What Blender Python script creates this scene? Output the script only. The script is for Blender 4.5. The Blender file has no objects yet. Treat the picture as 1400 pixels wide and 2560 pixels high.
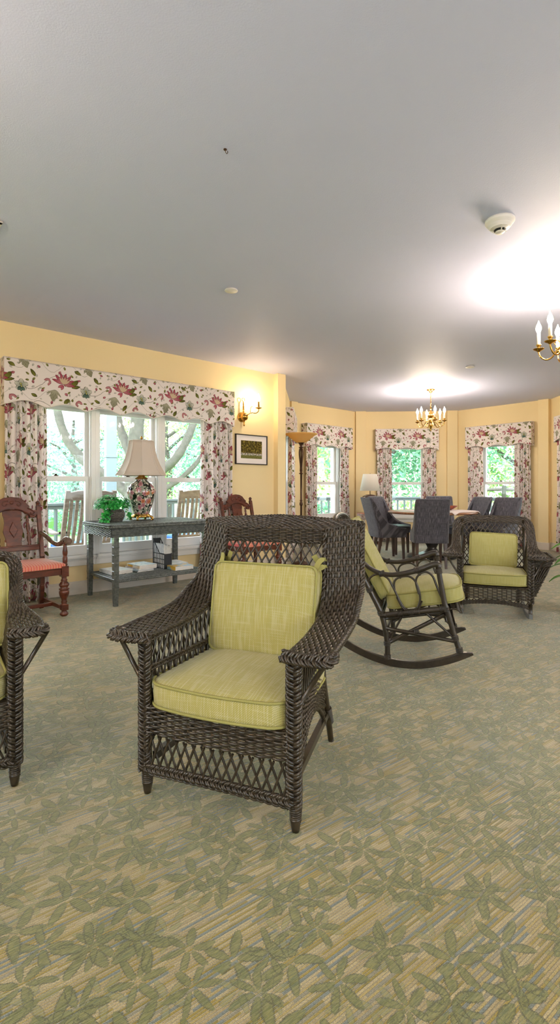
import bpy, math, random
import numpy as np
from mathutils import Vector, Matrix
PI = math.pi
rng = np.random.default_rng(7)
random.seed(7)
scene = bpy.context.scene
COL = scene.collection

# ------------------------------------------------------------------ mesh helpers
def arr(*p):
    return np.array(p, float)

class MB:
    """collects quads / tris / n-gons and links them as one mesh object"""
    def __init__(s):
        s.V = []; s.F = []; s.U = []; s.n = 0
    def add(s, v, faces, smooth=True, uv=None):
        v = np.asarray(v, float).reshape(-1, 3)
        for f in (faces if isinstance(faces, list) else [faces]):
            f = np.atleast_2d(np.asarray(f, int))
            s.F.append((f + s.n, smooth))
            s.U.append(None if uv is None else np.asarray(uv, float)[f.ravel()])
        s.V.append(v); s.n += len(v)
        return s
    def ngon(s, v, smooth=False):
        return s.add(v, np.arange(len(v))[None, :], smooth)
    def box(s, c, size, rot=None):
        h = np.array(size, float) / 2
        v = np.array([[x, y, z] for x in (-1, 1) for y in (-1, 1) for z in (-1, 1)], float) * h
        if rot is not None:
            v = v @ np.array(rot).T
        f = [[0, 1, 3, 2], [4, 6, 7, 5], [0, 4, 5, 1], [2, 3, 7, 6], [0, 2, 6, 4], [1, 5, 7, 3]]
        return s.add(v + np.array(c, float), f, False)
    def box2(s, a, b):
        a = np.array(a, float); b = np.array(b, float)
        return s.box((a + b) / 2, np.abs(b - a))
    def bar(s, a, b, w, h, up=(0, 0, 1)):
        """rectangular bar from a to b"""
        a = np.array(a, float); b = np.array(b, float); t = b - a; L = np.linalg.norm(t); t /= L
        x = np.cross(np.array(up, float), t); x /= np.linalg.norm(x); y = np.cross(t, x)
        return s.box((a + b) / 2, (w, h, L), np.stack([x, y, t], 1))
    def grid(s, P, cu=False, cv=False, smooth=True, uv=None, flip=False):
        P = np.asarray(P, float); n, m = P.shape[:2]
        i, j = np.meshgrid(np.arange(n if cu else n - 1), np.arange(m if cv else m - 1), indexing='ij')
        i = i.ravel(); j = j.ravel(); i2 = (i + 1) % n; j2 = (j + 1) % m
        f = np.stack([i * m + j, i2 * m + j, i2 * m + j2, i * m + j2], 1)
        if flip: f = f[:, ::-1]
        return s.add(P.reshape(-1, 3), f, smooth, None if uv is None else np.asarray(uv).reshape(-1, 2))
    def tube(s, pts, r, sides=8, closed=False, cap=True):
        P = np.asarray(pts, float); n = len(P)
        r = np.broadcast_to(np.asarray(r, float), (n,))
        T = (np.roll(P, -1, 0) - np.roll(P, 1, 0)) if closed else np.gradient(P, axis=0)
        T /= np.maximum(np.linalg.norm(T, axis=1, keepdims=True), 1e-9)
        ref = np.array([0, 0, 1.]) if abs(T[0][2]) < .9 else np.array([1., 0, 0])
        N = np.zeros_like(P); x = np.cross(ref, T[0]); x /= np.linalg.norm(x); N[0] = x
        for k in range(1, n):
            x = N[k - 1] - T[k] * np.dot(N[k - 1], T[k]); l = np.linalg.norm(x)
            N[k] = x / l if l > 1e-6 else N[k - 1]
        B = np.cross(T, N); a = np.arange(sides) * 2 * PI / sides
        G = P[:, None] + r[:, None, None] * (np.cos(a)[None, :, None] * N[:, None] + np.sin(a)[None, :, None] * B[:, None])
        o = s.n
        s.grid(G, cu=closed, cv=True)
        if cap and not closed:
            s.F.append((np.arange(sides)[None, ::-1] + o, False)); s.U.append(None)
            s.F.append((np.arange(sides)[None, :] + o + (n - 1) * sides, False)); s.U.append(None)
        return s
    def lathe(s, prof, c=(0, 0, 0), segs=24, M=None, smooth=True, rot=0.0):
        prof = np.array(prof, float); a = np.arange(segs) * 2 * PI / segs + rot
        G = np.stack([prof[:, None, 0] * np.cos(a), prof[:, None, 0] * np.sin(a), np.repeat(prof[:, 1:2], segs, 1)], 2)
        if M is not None: G = G @ np.array(M).T
        return s.grid(G + np.array(c, float), cv=True, smooth=smooth)
    def prism(s, outline, thick, M=None, o=(0, 0, 0)):
        """outline in local xz, extruded +-thick/2 along y"""
        q = np.array(outline, float); n = len(q)
        f = np.stack([q[:, 0], np.full(n, -thick / 2), q[:, 1]], 1); b = f.copy(); b[:, 1] = thick / 2
        v = np.concatenate([f, b])
        if M is not None: v = v @ np.array(M).T
        k = np.arange(n); k2 = (k + 1) % n
        s.add(v + np.array(o, float), [k[None, :], (k[::-1] + n)[None, :], np.stack([k2, k, k + n, k2 + n], 1)], False)
        return s
    def build(s, name, mat, parent=None, loc=None, rotz=None, bevel=0, seg=2, sub=0, auto=None):
        V = np.concatenate(s.V); me = bpy.data.meshes.new(name)
        tot = np.concatenate([np.full(len(f), f.shape[1]) for f, _ in s.F])
        loops = np.concatenate([f.ravel() for f, _ in s.F])
        sm = np.concatenate([np.full(len(f), q) for f, q in s.F])
        me.vertices.add(len(V)); me.vertices.foreach_set('co', V.astype(np.float32).ravel())
        me.loops.add(len(loops)); me.loops.foreach_set('vertex_index', loops.astype(np.int32))
        me.polygons.add(len(tot)); st = np.concatenate([[0], np.cumsum(tot)[:-1]])
        me.polygons.foreach_set('loop_start', st.astype(np.int32))
        me.polygons.foreach_set('use_smooth', sm.astype(bool))
        if any(u is not None for u in s.U):
            uvs = np.concatenate([u if u is not None else np.zeros((f.size, 2)) for (f, _), u in zip(s.F, s.U)])
            l = me.uv_layers.new(name='UVMap'); l.data.foreach_set('uv', uvs.astype(np.float32).ravel())
        me.update(calc_edges=True); me.validate()
        me.materials.append(mat)
        o = bpy.data.objects.new(name, me); COL.objects.link(o)
        if parent: o.parent = parent
        if loc is not None: o.location = loc
        if rotz is not None: o.rotation_euler = (0, 0, rotz)
        if bevel:
            m = o.modifiers.new('Bevel', 'BEVEL'); m.width = bevel; m.segments = seg; m.limit_method = 'ANGLE'
            m.angle_limit = math.radians(35); m.harden_normals = False
        if sub:
            m = o.modifiers.new('Subdivision', 'SUBSURF'); m.levels = m.render_levels = sub
        return o

def tag(o, label, cat, group=None, kind=None):
    o['label'] = label; o['category'] = cat
    if group: o['group'] = group
    if kind: o['kind'] = kind
    return o
def thing(name, label, cat, loc=(0, 0, 0), rotz=0.0, group=None, kind=None):
    o = bpy.data.objects.new(name, None); COL.objects.link(o); o.empty_display_size = .1
    o.location = loc; o.rotation_euler = (0, 0, rotz)
    return tag(o, label, cat, group, kind)
def dup(root, loc, rotz, label, group=None):
    def cp(o, par):
        c = o.copy(); COL.objects.link(c)
        if par: c.parent = par
        for ch in list(o.children): cp(ch, c)
        return c
    r = cp(root, None); r.location = loc; r.rotation_euler = (0, 0, rotz); r['label'] = label
    if group: r['group'] = group
    return r

def spline(pts, n):
    """Catmull-Rom resampling through the points"""
    P = np.array(pts, float); m = len(P)
    d = np.concatenate([[0], np.cumsum(np.maximum(np.linalg.norm(np.diff(P, axis=0), axis=1), 1e-6) ** .5)])
    E = np.concatenate([[2 * P[0] - P[1]], P, [2 * P[-1] - P[-2]]])
    t = np.linspace(0, d[-1], n); k = np.clip(np.searchsorted(d, t, 'right') - 1, 0, m - 2)
    u = ((t - d[k]) / (d[k + 1] - d[k]))[:, None]
    p0, p1, p2, p3 = E[k], E[k + 1], E[k + 2], E[k + 3]
    return .5 * (2 * p1 + (p2 - p0) * u + (2 * p0 - 5 * p1 + 4 * p2 - p3) * u ** 2 + (3 * p1 - p0 - 3 * p2 + p3) * u ** 3)
def resample(P, n):
    P = np.asarray(P, float); d = np.concatenate([[0], np.cumsum(np.linalg.norm(np.diff(P, axis=0), axis=1))])
    t = np.linspace(0, d[-1], n)
    return np.stack([np.interp(t, d, P[:, k]) for k in range(P.shape[1])], 1)
def plen(P):
    return float(np.linalg.norm(np.diff(P, axis=0), axis=1).sum())
def unit(v):
    return v / np.maximum(np.linalg.norm(v, axis=-1, keepdims=True), 1e-9)

def strands(mb, P, Nn, r, sides=6):
    """many tubes at once: P, Nn are (strands, points, 3); Nn surface normals"""
    T = unit(np.gradient(P, axis=1)); B = unit(np.cross(T, Nn)); N2 = np.cross(B, T)
    a = np.arange(sides) * 2 * PI / sides
    G = P[:, :, None] + r * (np.cos(a)[None, None, :, None] * N2[:, :, None] + np.sin(a)[None, None, :, None] * B[:, :, None])
    for g in G: mb.grid(g, cv=True)

def weave(mb, S, rows, stakes, r=.0036, amp=None, sp=4, sides=6, stake_r=None, vmin=None, vmax=None):
    """S(u,v)->points.  weavers run along u, crossing `stakes` stakes; `rows` weavers spread over v"""
    amp = r * .95 if amp is None else amp
    n = stakes * sp + 1
    u = np.linspace(0, 1, n); v = (np.arange(rows) + .5) / rows
    U, V = np.meshgrid(u, v)
    P = S(U, V); e = 1e-3
    du = S(np.clip(U + e, 0, 1), V) - S(np.clip(U - e, 0, 1), V)
    dv = S(U, np.clip(V + e, 0, 1)) - S(U, np.clip(V - e, 0, 1))
    N = unit(np.cross(du, dv))
    ph = np.sin(PI * (U * stakes - .5)) * np.where(np.arange(rows) % 2, 1, -1)[:, None]
    ph = np.sign(ph) * np.abs(ph) ** .6
    strands(mb, P + N * (amp * ph)[..., None], N, r, sides)
    us = (np.arange(stakes) + .5) / stakes; vs = np.linspace(0, 1, 9)
    U, V = np.meshgrid(us, vs, indexing='ij'); P = S(U, V)
    du = S(np.clip(U + e, 0, 1), V) - S(np.clip(U - e, 0, 1), V)
    dv = S(U, np.clip(V + e, 0, 1)) - S(U, np.clip(V - e, 0, 1))
    strands(mb, P, unit(np.cross(du, dv)), stake_r or r * .9, 5)
    return mb

def braid(mb, path, nrm, w=.045, h=.008, r=.0045, pitch=None, pair=True, sides=6, n_str=3):
    """flat plait along path; nrm = face normal(s)"""
    path = np.asarray(path, float); L = plen(path); pitch = pitch or w * 1.9
    n = max(8, int(L / pitch * 12)); P = resample(path, n)
    Nn = np.broadcast_to(np.asarray(nrm, float), (n, 3)) if np.ndim(nrm) == 1 else resample(np.asarray(nrm), n)
    T = unit(np.gradient(P, axis=0)); side = unit(np.cross(T, Nn)); Nn = np.cross(side, T)
    s = np.linspace(0, L, n)
    for k in range(n_str):
        for q in ((-.5, .5) if pair else (0,)):
            ph = 2 * PI * (s / pitch + k / n_str) + q * .75
            mb.tube(P + side * (w / 2 * np.sin(ph))[:, None] + Nn * (h * np.sin(2 * ph))[:, None], r, sides)
    return mb

def twist(mb, path, rad=.006, r=.0045, pitch=.03, k=2, sides=6):
    """rope of k canes twisted about a path"""
    path = np.asarray(path, float); L = plen(path); n = max(8, int(L / pitch * 8)); P = resample(path, n)
    T = unit(np.gradient(P, axis=0)); ref = np.array([0, 0, 1.]) if abs(T[:, 2]).mean() < .8 else np.array([1., 0, 0])
    A = unit(np.cross(T, ref)); B = np.cross(T, A); s = np.linspace(0, L, n)
    for j in range(k):
        ph = 2 * PI * (s / pitch + j / k)
        mb.tube(P + rad * (A * np.cos(ph)[:, None] + B * np.sin(ph)[:, None]), r, sides)
    return mb

def lattice(mb, S, n, slope, r=.0035, off=.003, sides=6, pts=9):
    """two crossing families of canes on S(u,v); each cane shifts by `slope` in u from v=0 to v=1"""
    for fam in (1, -1):
        for k in range(-int(n * abs(slope)) - 1, n + int(n * abs(slope)) + 2):
            u0 = (k + .5) / n if fam == 1 else (k + .5) / n + slope * 0
            v = np.linspace(0, 1, pts * 4); u = u0 + fam * slope * v
            ok = (u >= 0) & (u <= 1)
            if ok.sum() < 3: continue
            u = u[ok]; v = v[ok]; P = S(u, v); e = 1e-3
            N = unit(np.cross(S(np.clip(u + e, 0, 1), v) - S(np.clip(u - e, 0, 1), v), S(u, np.clip(v + e, 0, 1)) - S(u, np.clip(v - e, 0, 1))))
            mb.tube((P + N * off * fam)[::2] if len(P) > 8 else P + N * off * fam, r, sides)
    return mb

def wrap(mb, a, b, r0, r1, cane=.0035, pitch=.0065, sides=5):
    """cane wound round a straight tapering pole"""
    a = np.array(a, float); b = np.array(b, float); L = np.linalg.norm(b - a); t = (b - a) / L
    x = np.cross(t, [0, 1, 0]) if abs(t[1]) < .9 else np.cross(t, [1, 0, 0]); x /= np.linalg.norm(x); y = np.cross(t, x)
    n = int(L / pitch * 12); s = np.linspace(0, 1, n); ph = 2 * PI * s * L / pitch
    rr = (r0 + (r1 - r0) * s)[:, None]
    mb.tube(a + t * (s * L)[:, None] + rr * (x * np.cos(ph)[:, None] + y * np.sin(ph)[:, None]), cane, sides)
    mb.tube([a, b], [r0, r1], 10)
    return mb

def rrect(w, d, r, n=8):
    """rounded rectangle loop in xy, counter clockwise"""
    pts = []
    for cx, cy, a0 in ((w / 2 - r, -d / 2 + r, -PI / 2), (w / 2 - r, d / 2 - r, 0), (-w / 2 + r, d / 2 - r, PI / 2), (-w / 2 + r, -d / 2 + r, PI)):
        for k in range(n + 1):
            a = a0 + k * PI / 2 / n; pts.append((cx + r * math.cos(a), cy + r * math.sin(a)))
    return np.array(pts)

def cushion(name, label, cat, mat, w, d, t, loc, rotz, M=None, r=.05, crown=.03, bow=.03, pip=.005, group=None, taper=0.0, parent_parts=None):
    """box cushion with piping. local: x width, y depth, z thickness; front at -y"""
    root = thing(name, label, cat, loc, rotz, group)
    L = rrect(w, d, r, 8)
    # densify edges
    L = resample(np.vstack([L, L[:1]]), 97)[:-1]
    k = (L[:, 1] + d / 2) / d
    L[:, 0] *= 1 - taper * k
    L[:, 1] -= bow * (1 - (2 * L[:, 0] / w) ** 2) * np.clip(1 - k * 1.6, 0, 1)
    R = []
    for f in np.linspace(0.02, 1, 11):
        R.append(np.column_stack([L * f, np.full(len(L), t / 2 + crown * (1 - f ** 2.6))]))
    for q in (.35, .0, -.35):
        R.append(np.column_stack([L * (1 + .012 * (1 - (q / .5) ** 2)), np.full(len(L), t * q)]))
    for f in np.linspace(1, .02, 11):
        R.append(np.column_stack([L * f, np.full(len(L), -t / 2 - crown * .35 * (1 - f ** 2.6))]))
    G = np.array(R)
    Mx = np.eye(3) if M is None else np.array(M)
    mb = MB(); mb.grid(G @ Mx.T, cv=True); mb.ngon(G[0][::-1] @ Mx.T, True); mb.ngon(G[-1] @ Mx.T, True)
    body = mb.build('cover', mat, root)
    mp = MB()
    for zz in (t / 2, -t / 2):
        mp.tube(np.column_stack([L * 1.008, np.full(len(L), zz)]) @ Mx.T, pip, 6, closed=True)
    mp.build('piping', M_PIPE, root)
    return root

def Rx(a):
    c, s = math.cos(a), math.sin(a); return np.array([[1, 0, 0], [0, c, -s], [0, s, c]])
def Ry(a):
    c, s = math.cos(a), math.sin(a); return np.array([[c, 0, s], [0, 1, 0], [-s, 0, c]])
def Rz(a):
    c, s = math.cos(a), math.sin(a); return np.array([[c, -s, 0], [s, c, 0], [0, 0, 1]])
# ------------------------------------------------------------------ materials
def S2L(h):
    h = h.lstrip('#'); out = []
    for k in (0, 2, 4):
        c = int(h[k:k + 2], 16) / 255
        out.append(c / 12.92 if c <= .04045 else ((c + .055) / 1.055) ** 2.4)
    return tuple(out) + (1,)

class NT:
    """tiny node-graph writer"""
    def __init__(s, name, tree=None):
        if tree is not None:
            s.t = tree; return
        s.m = bpy.data.materials.new(name); s.m.use_nodes = True; s.t = s.m.node_tree; s.t.nodes.clear()
        s.out = s.t.nodes.new('ShaderNodeOutputMaterial')
    def node(s, typ, **kw):
        n = s.t.nodes.new(typ)
        for k, v in kw.items(): setattr(n, k, v)
        return n
    def set(s, sock, v):
        if isinstance(v, bpy.types.NodeSocket): s.t.links.new(v, sock)
        elif v is not None: sock.default_value = v
    def math(s, op, a, b=None, c=None, clamp=False):
        n = s.node('ShaderNodeMath', operation=op); n.use_clamp = clamp
        for k, v in enumerate((a, b, c)): s.set(n.inputs[k], v)
        return n.outputs[0]
    def vm(s, op, a, b=None, sc=None):
        n = s.node('ShaderNodeVectorMath', operation=op); s.set(n.inputs[0], a)
        if b is not None: s.set(n.inputs[1], b)
        if sc is not None: s.set(n.inputs['Scale'], sc)
        return n.outputs['Value'] if op in ('LENGTH', 'DOT_PRODUCT') else n.outputs[0]
    def sep(s, v):
        n = s.node('ShaderNodeSeparateXYZ'); s.set(n.inputs[0], v); return n.outputs
    def comb(s, x, y, z=0.0):
        n = s.node('ShaderNodeCombineXYZ'); s.set(n.inputs[0], x); s.set(n.inputs[1], y); s.set(n.inputs[2], z); return n.outputs[0]
    def mix(s, f, a, b, mode='MIX'):
        n = s.node('ShaderNodeMix', data_type='RGBA', blend_type=mode)
        s.set(n.inputs[0], f); s.set(n.inputs[6], a); s.set(n.inputs[7], b); return n.outputs[2]
    def ramp(s, f, stops, interp='LINEAR'):
        n = s.node('ShaderNodeValToRGB'); e = n.color_ramp; e.interpolation = interp
        while len(e.elements) < len(stops): e.elements.new(.5)
        for q, (p, c) in zip(e.elements, stops): q.position = p; q.color = c
        s.set(n.inputs[0], f); return n.outputs[0]
    def noise(s, vec, scale, detail=2, rough=.5, dims='3D', out=0, dist=0.0):
        n = s.node('ShaderNodeTexNoise', noise_dimensions=dims)
        if vec is not None: s.set(n.inputs['Vector'], vec)
        n.inputs['Scale'].default_value = scale; n.inputs['Detail'].default_value = detail; n.inputs['Roughness'].default_value = rough
        n.inputs['Distortion'].default_value = dist
        return n.outputs[out]
    def coord(s, which='Object'):
        return s.node('ShaderNodeTexCoord').outputs[which]
    def smooth(s, x, a, b):
        n = s.node('ShaderNodeMapRange', interpolation_type='SMOOTHSTEP'); s.set(n.inputs[0], x)
        n.inputs[1].default_value = a; n.inputs[2].default_value = b; return n.outputs[0]
    def bsdf(s, col, rough=.5, metal=0.0, spec=.5, bump=None, bdist=.01, bstr=.6, coat=0.0, sheen=0.0, trans=0.0, subs=None):
        b = s.node('ShaderNodeBsdfPrincipled'); s.set(b.inputs['Base Color'], col); s.set(b.inputs['Roughness'], rough)
        s.set(b.inputs['Metallic'], metal); b.inputs['Specular IOR Level'].default_value = spec
        b.inputs['Coat Weight'].default_value = coat; b.inputs['Sheen Weight'].default_value = sheen
        b.inputs['Transmission Weight'].default_value = trans
        if bump is not None:
            n = s.node('ShaderNodeBump'); n.inputs['Strength'].default_value = bstr; n.inputs['Distance'].default_value = bdist
            s.set(n.inputs['Height'], bump); s.t.links.new(n.outputs[0], b.inputs['Normal'])
        s.t.links.new(b.outputs[0], s.out.inputs[0]); return b
    def petals(s, uv, scale, k, R, W, r0=.0, seed=0.0, rand=.7, power=1.0, keep=1.0, skew=0.0):
        """rosettes of k leaf shapes scattered over a plane. returns mask, edge, t, rnd, r"""
        p = s.vm('ADD', s.vm('SCALE', uv, sc=scale), (seed * 3.17, seed * 1.93, 0))
        vo = s.node('ShaderNodeTexVoronoi', voronoi_dimensions='2D', feature='F1'); s.set(vo.inputs['Vector'], p)
        vo.inputs['Scale'].default_value = 1; vo.inputs['Randomness'].default_value = rand
        d = s.sep(s.vm('SUBTRACT', p, vo.outputs['Position'])); rc = s.sep(vo.outputs['Color'])
        r = s.math('SQRT', s.math('ADD', s.math('MULTIPLY', d[0], d[0]), s.math('MULTIPLY', d[1], d[1])))
        th = s.math('ADD', s.math('ARCTAN2', d[1], d[0]), s.math('MULTIPLY', rc[0], 6.283))
        fr = s.math('FRACT', s.math('MULTIPLY', th, k / (2 * PI)))
        a = s.math('MULTIPLY', s.math('SUBTRACT', fr, .5), 2 * PI / k)
        al = s.math('MULTIPLY', r, s.math('COSINE', a)); la = s.math('MULTIPLY', r, s.math('ABSOLUTE', s.math('SINE', a)))
        t = s.math('DIVIDE', s.math('SUBTRACT', al, r0), R - r0, clamp=True)
        h = s.math('MULTIPLY', s.math('POWER', s.math('MULTIPLY', s.math('MULTIPLY', t, s.math('SUBTRACT', 1.0, t)), 4), power), W)
        if keep < 1: h = s.math('MULTIPLY', h, s.math('LESS_THAN', rc[1], keep))
        mask = s.math('LESS_THAN', la, h)
        edge = s.math('SUBTRACT', s.math('LESS_THAN', la, s.math('MULTIPLY', h, 1.2)), s.math('LESS_THAN', la, s.math('MULTIPLY', h, .88)), clamp=True)
        return mask, edge, t, rc[2], r

def simple(name, col, rough=.5, metal=0.0, spec=.5, nscale=0, namt=.15, bump=0, coat=0.0, sheen=0.0):
    g = NT(name); c = S2L(col) if isinstance(col, str) else col
    b = None
    if nscale:
        n = g.noise(g.coord(), nscale, 4); f = g.math('MULTIPLY', n, 1.0)
        dark = tuple(x * (1 - namt) for x in c[:3]) + (1,); lite = tuple(min(1, x * (1 + namt)) for x in c[:3]) + (1,)
        c = g.mix(f, dark, lite)
        if bump: b = n
    g.bsdf(c, rough, metal, spec, b, bump, .5, coat, sheen)
    return g.m

def wood(name, dark, lite, scale=(3, 30, 3), rough=.35, coat=.2):
    g = NT(name); v = g.vm('MULTIPLY', g.coord(), scale)
    n = g.noise(v, 2.2, 6, .6, dist=.6); c = g.ramp(n, [(.3, S2L(dark)), (.7, S2L(lite))])
    g.bsdf(c, rough, 0, .5, n, .002, .25, coat); return g.m

def emit(name, col, strength):
    g = NT(name); e = g.node('ShaderNodeEmission'); e.inputs[0].default_value = S2L(col); e.inputs[1].default_value = strength
    g.t.links.new(e.outputs[0], g.out.inputs[0]); return g.m

# painted plaster
def paint(name, col, bump=.0015):
    g = NT(name); p = g.coord(); n = g.noise(p, 160, 3); w = g.noise(p, 1.4, 2)
    c = S2L(col); d = tuple(x * .965 for x in c[:3]) + (1,)
    g.bsdf(g.mix(w, c, d), .62, 0, .35, n, bump, .35); return g.m
M_WALL = paint('yellow_wall_paint', '#f2dcab')
M_CEIL = paint('ceiling_paint', '#d3d8f5', .002)
M_TRIM = simple('white_gloss_trim', '#ecebea', .3, spec=.5)
M_BASE = simple('baseboard_paint', '#ddd3c8', .35)

# carpet: mustard, beige and blue-grey dashes under raised sage leaf sprigs
def carpet():
    g = NT('leaf_carpet'); p = g.coord(); an = math.radians(36)
    x, y, z = g.sep(p)
    al = g.math('ADD', g.math('MULTIPLY', x, math.cos(an)), g.math('MULTIPLY', y, math.sin(an)))
    pe = g.math('SUBTRACT', g.math('MULTIPLY', y, math.cos(an)), g.math('MULTIPLY', x, math.sin(an)))
    row = g.math('FLOOR', g.math('MULTIPLY', pe, 145)); fr = g.math('FRACT', g.math('MULTIPLY', pe, 145))
    jit = g.node('ShaderNodeTexWhiteNoise', noise_dimensions='1D'); g.set(jit.inputs['W'], row)
    cell = g.math('FLOOR', g.math('ADD', g.math('MULTIPLY', al, 9), g.math('MULTIPLY', jit.outputs['Value'], 9)))
    wn = g.node('ShaderNodeTexWhiteNoise', noise_dimensions='2D'); g.set(wn.inputs['Vector'], g.comb(row, cell))
    alt = g.math('MULTIPLY', g.math('PINGPONG', row, 1), .38)
    n1 = g.math('ADD', g.math('MULTIPLY', wn.outputs['Value'], .62), alt)
    c0 = g.ramp(n1, [(0, S2L('#87929a')), (.12, S2L('#a39f93')), (.24, S2L('#bfae8a')), (.44, S2L('#cfbf9b')), (.58, S2L('#b09c45')), (.72, S2L('#9f9042')), (.86, S2L('#c3b078'))], 'CONSTANT')
    gro = g.smooth(g.math('ABSOLUTE', g.math('SUBTRACT', fr, .5)), .30, .5)
    c0 = g.mix(g.math('MULTIPLY', gro, .55), c0, S2L('#7d7550'))
    cool = g.noise(p, 1.6, 2)
    c0 = g.mix(g.math('MULTIPLY', g.smooth(cool, .5, .7), .25), c0, S2L('#98a29c'))
    f = g.noise(p, 360, 3, .65); c0 = g.mix(g.math('MULTIPLY', g.smooth(f, .38, .62), .6), c0, S2L('#8f845c'), 'MULTIPLY')
    uv = g.vm('ADD', p, g.vm('SCALE', g.vm('SUBTRACT', g.noise(p, 9, 1, out=1), (.5, .5, .5)), sc=.035))
    uv = g.vm('ADD', uv, g.vm('SCALE', g.vm('SUBTRACT', g.noise(p, 260, 1, out=1), (.5, .5, .5)), sc=.009))
    uv = g.comb(*g.sep(uv)[:2])
    m1, e1, t1, r1, _ = g.petals(uv, 6.1, 5, .50, .074, .05, 1, .6, .6, .95)
    m2, e2, t2, r2, _ = g.petals(uv, 7.0, 6, .48, .062, .05, 4, .65, .6, .85)
    m3, e3, t3, r3, _ = g.petals(uv, 8.2, 5, .46, .062, .05, 9, .75, .6, .8)
    leaf = g.math('MAXIMUM', m1, m2); edge = g.math('MAXIMUM', g.math('MAXIMUM', e1, e2), g.math('MULTIPLY', e3, .7))
    st = g.noise(g.comb(g.math('MULTIPLY', al, 40), g.math('MULTIPLY', pe, 300)), 1, 2, .5, '2D')
    lc = g.mix(g.smooth(st, .3, .7), S2L('#5d6638'), S2L('#8b8e5c'))
    c1 = g.mix(g.math('MULTIPLY', m3, .62), c0, S2L('#8b8c58'))
    c2 = g.mix(g.math('MULTIPLY', leaf, .86), c1, lc)
    c3 = g.mix(g.math('MULTIPLY', edge, .75), c2, S2L('#4a4b2c'))
    c3 = g.mix(1.0, c3, (.89, .87, .70, 1), 'MULTIPLY')
    h = g.math('ADD', g.math('MULTIPLY', g.math('MAXIMUM', leaf, g.math('MULTIPLY', m3, .6)), .9), g.math('ADD', g.math('MULTIPLY', g.math('MULTIPLY', gro, -.4), g.math('SUBTRACT', 1.0, g.math('MULTIPLY', leaf, .75))), g.math('MULTIPLY', f, .35)))
    b_ = g.bsdf(c3, .75, 0, .5, h, .005, .8, 0, .5); b_.inputs['Sheen Roughness'].default_value = .45
    return g.m
M_CARPET = carpet()

# chintz: crewel flowers, leaves and vines on a pinkish white ground (UV in metres)
def petal_fan_group():
    t = bpy.data.node_groups.new('petal_fan', 'ShaderNodeTree'); it = t.interface
    it.new_socket('uv', in_out='INPUT', socket_type='NodeSocketVector')
    for nm in ('cx', 'cy', 'cos', 'sin', 'kf', 'shift', 'lo', 'hi', 'R', 'r0', 'W', 'power', 'T'): it.new_socket(nm, in_out='INPUT', socket_type='NodeSocketFloat')
    for nm in ('mask', 'edge', 't'): it.new_socket(nm, in_out='OUTPUT', socket_type='NodeSocketFloat')
    g = NT('', t); gi = g.node('NodeGroupInput').outputs; go = g.node('NodeGroupOutput')
    wx, wy, _ = g.sep(gi[0]); cx, cy, c, s_, kf, sh, lo, hi, R, r0, W, power, T = [gi[k] for k in range(1, 14)]
    def rel(w, q): return g.math('MULTIPLY', g.math('SUBTRACT', g.math('FRACT', g.math('ADD', g.math('DIVIDE', g.math('SUBTRACT', w, q), T), .5)), .5), T)
    x = rel(wx, cx); y = rel(wy, cy)
    u = g.math('ADD', g.math('MULTIPLY', x, c), g.math('MULTIPLY', y, s_)); v = g.math('SUBTRACT', g.math('MULTIPLY', y, c), g.math('MULTIPLY', x, s_))
    r = g.math('SQRT', g.math('ADD', g.math('MULTIPLY', u, u), g.math('MULTIPLY', v, v)))
    q = g.math('SUBTRACT', g.math('MULTIPLY', g.math('ARCTAN2', v, u), kf), sh)
    idx = g.math('MINIMUM', g.math('MAXIMUM', g.math('ROUND', q), lo), hi)
    a_ = g.math('DIVIDE', g.math('SUBTRACT', q, idx), kf)
    al = g.math('MULTIPLY', r, g.math('COSINE', a_)); la = g.math('MULTIPLY', r, g.math('ABSOLUTE', g.math('SINE', a_)))
    t_ = g.math('DIVIDE', g.math('SUBTRACT', al, r0), g.math('SUBTRACT', R, r0), clamp=True)
    h = g.math('MULTIPLY', g.math('POWER', g.math('MULTIPLY', g.math('MULTIPLY', t_, g.math('SUBTRACT', 1.0, t_)), 4), power), W)
    m = g.math('LESS_THAN', la, h); e = g.math('SUBTRACT', g.math('LESS_THAN', la, g.math('ADD', h, g.math('MULTIPLY', g.math('GREATER_THAN', h, 1e-5), .0022))), g.math('LESS_THAN', la, g.math('SUBTRACT', h, .0014)), clamp=True)
    for k, o in enumerate((m, e, t_)): t.links.new(o, go.inputs[k])
    return t
FAN = petal_fan_group()
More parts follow.
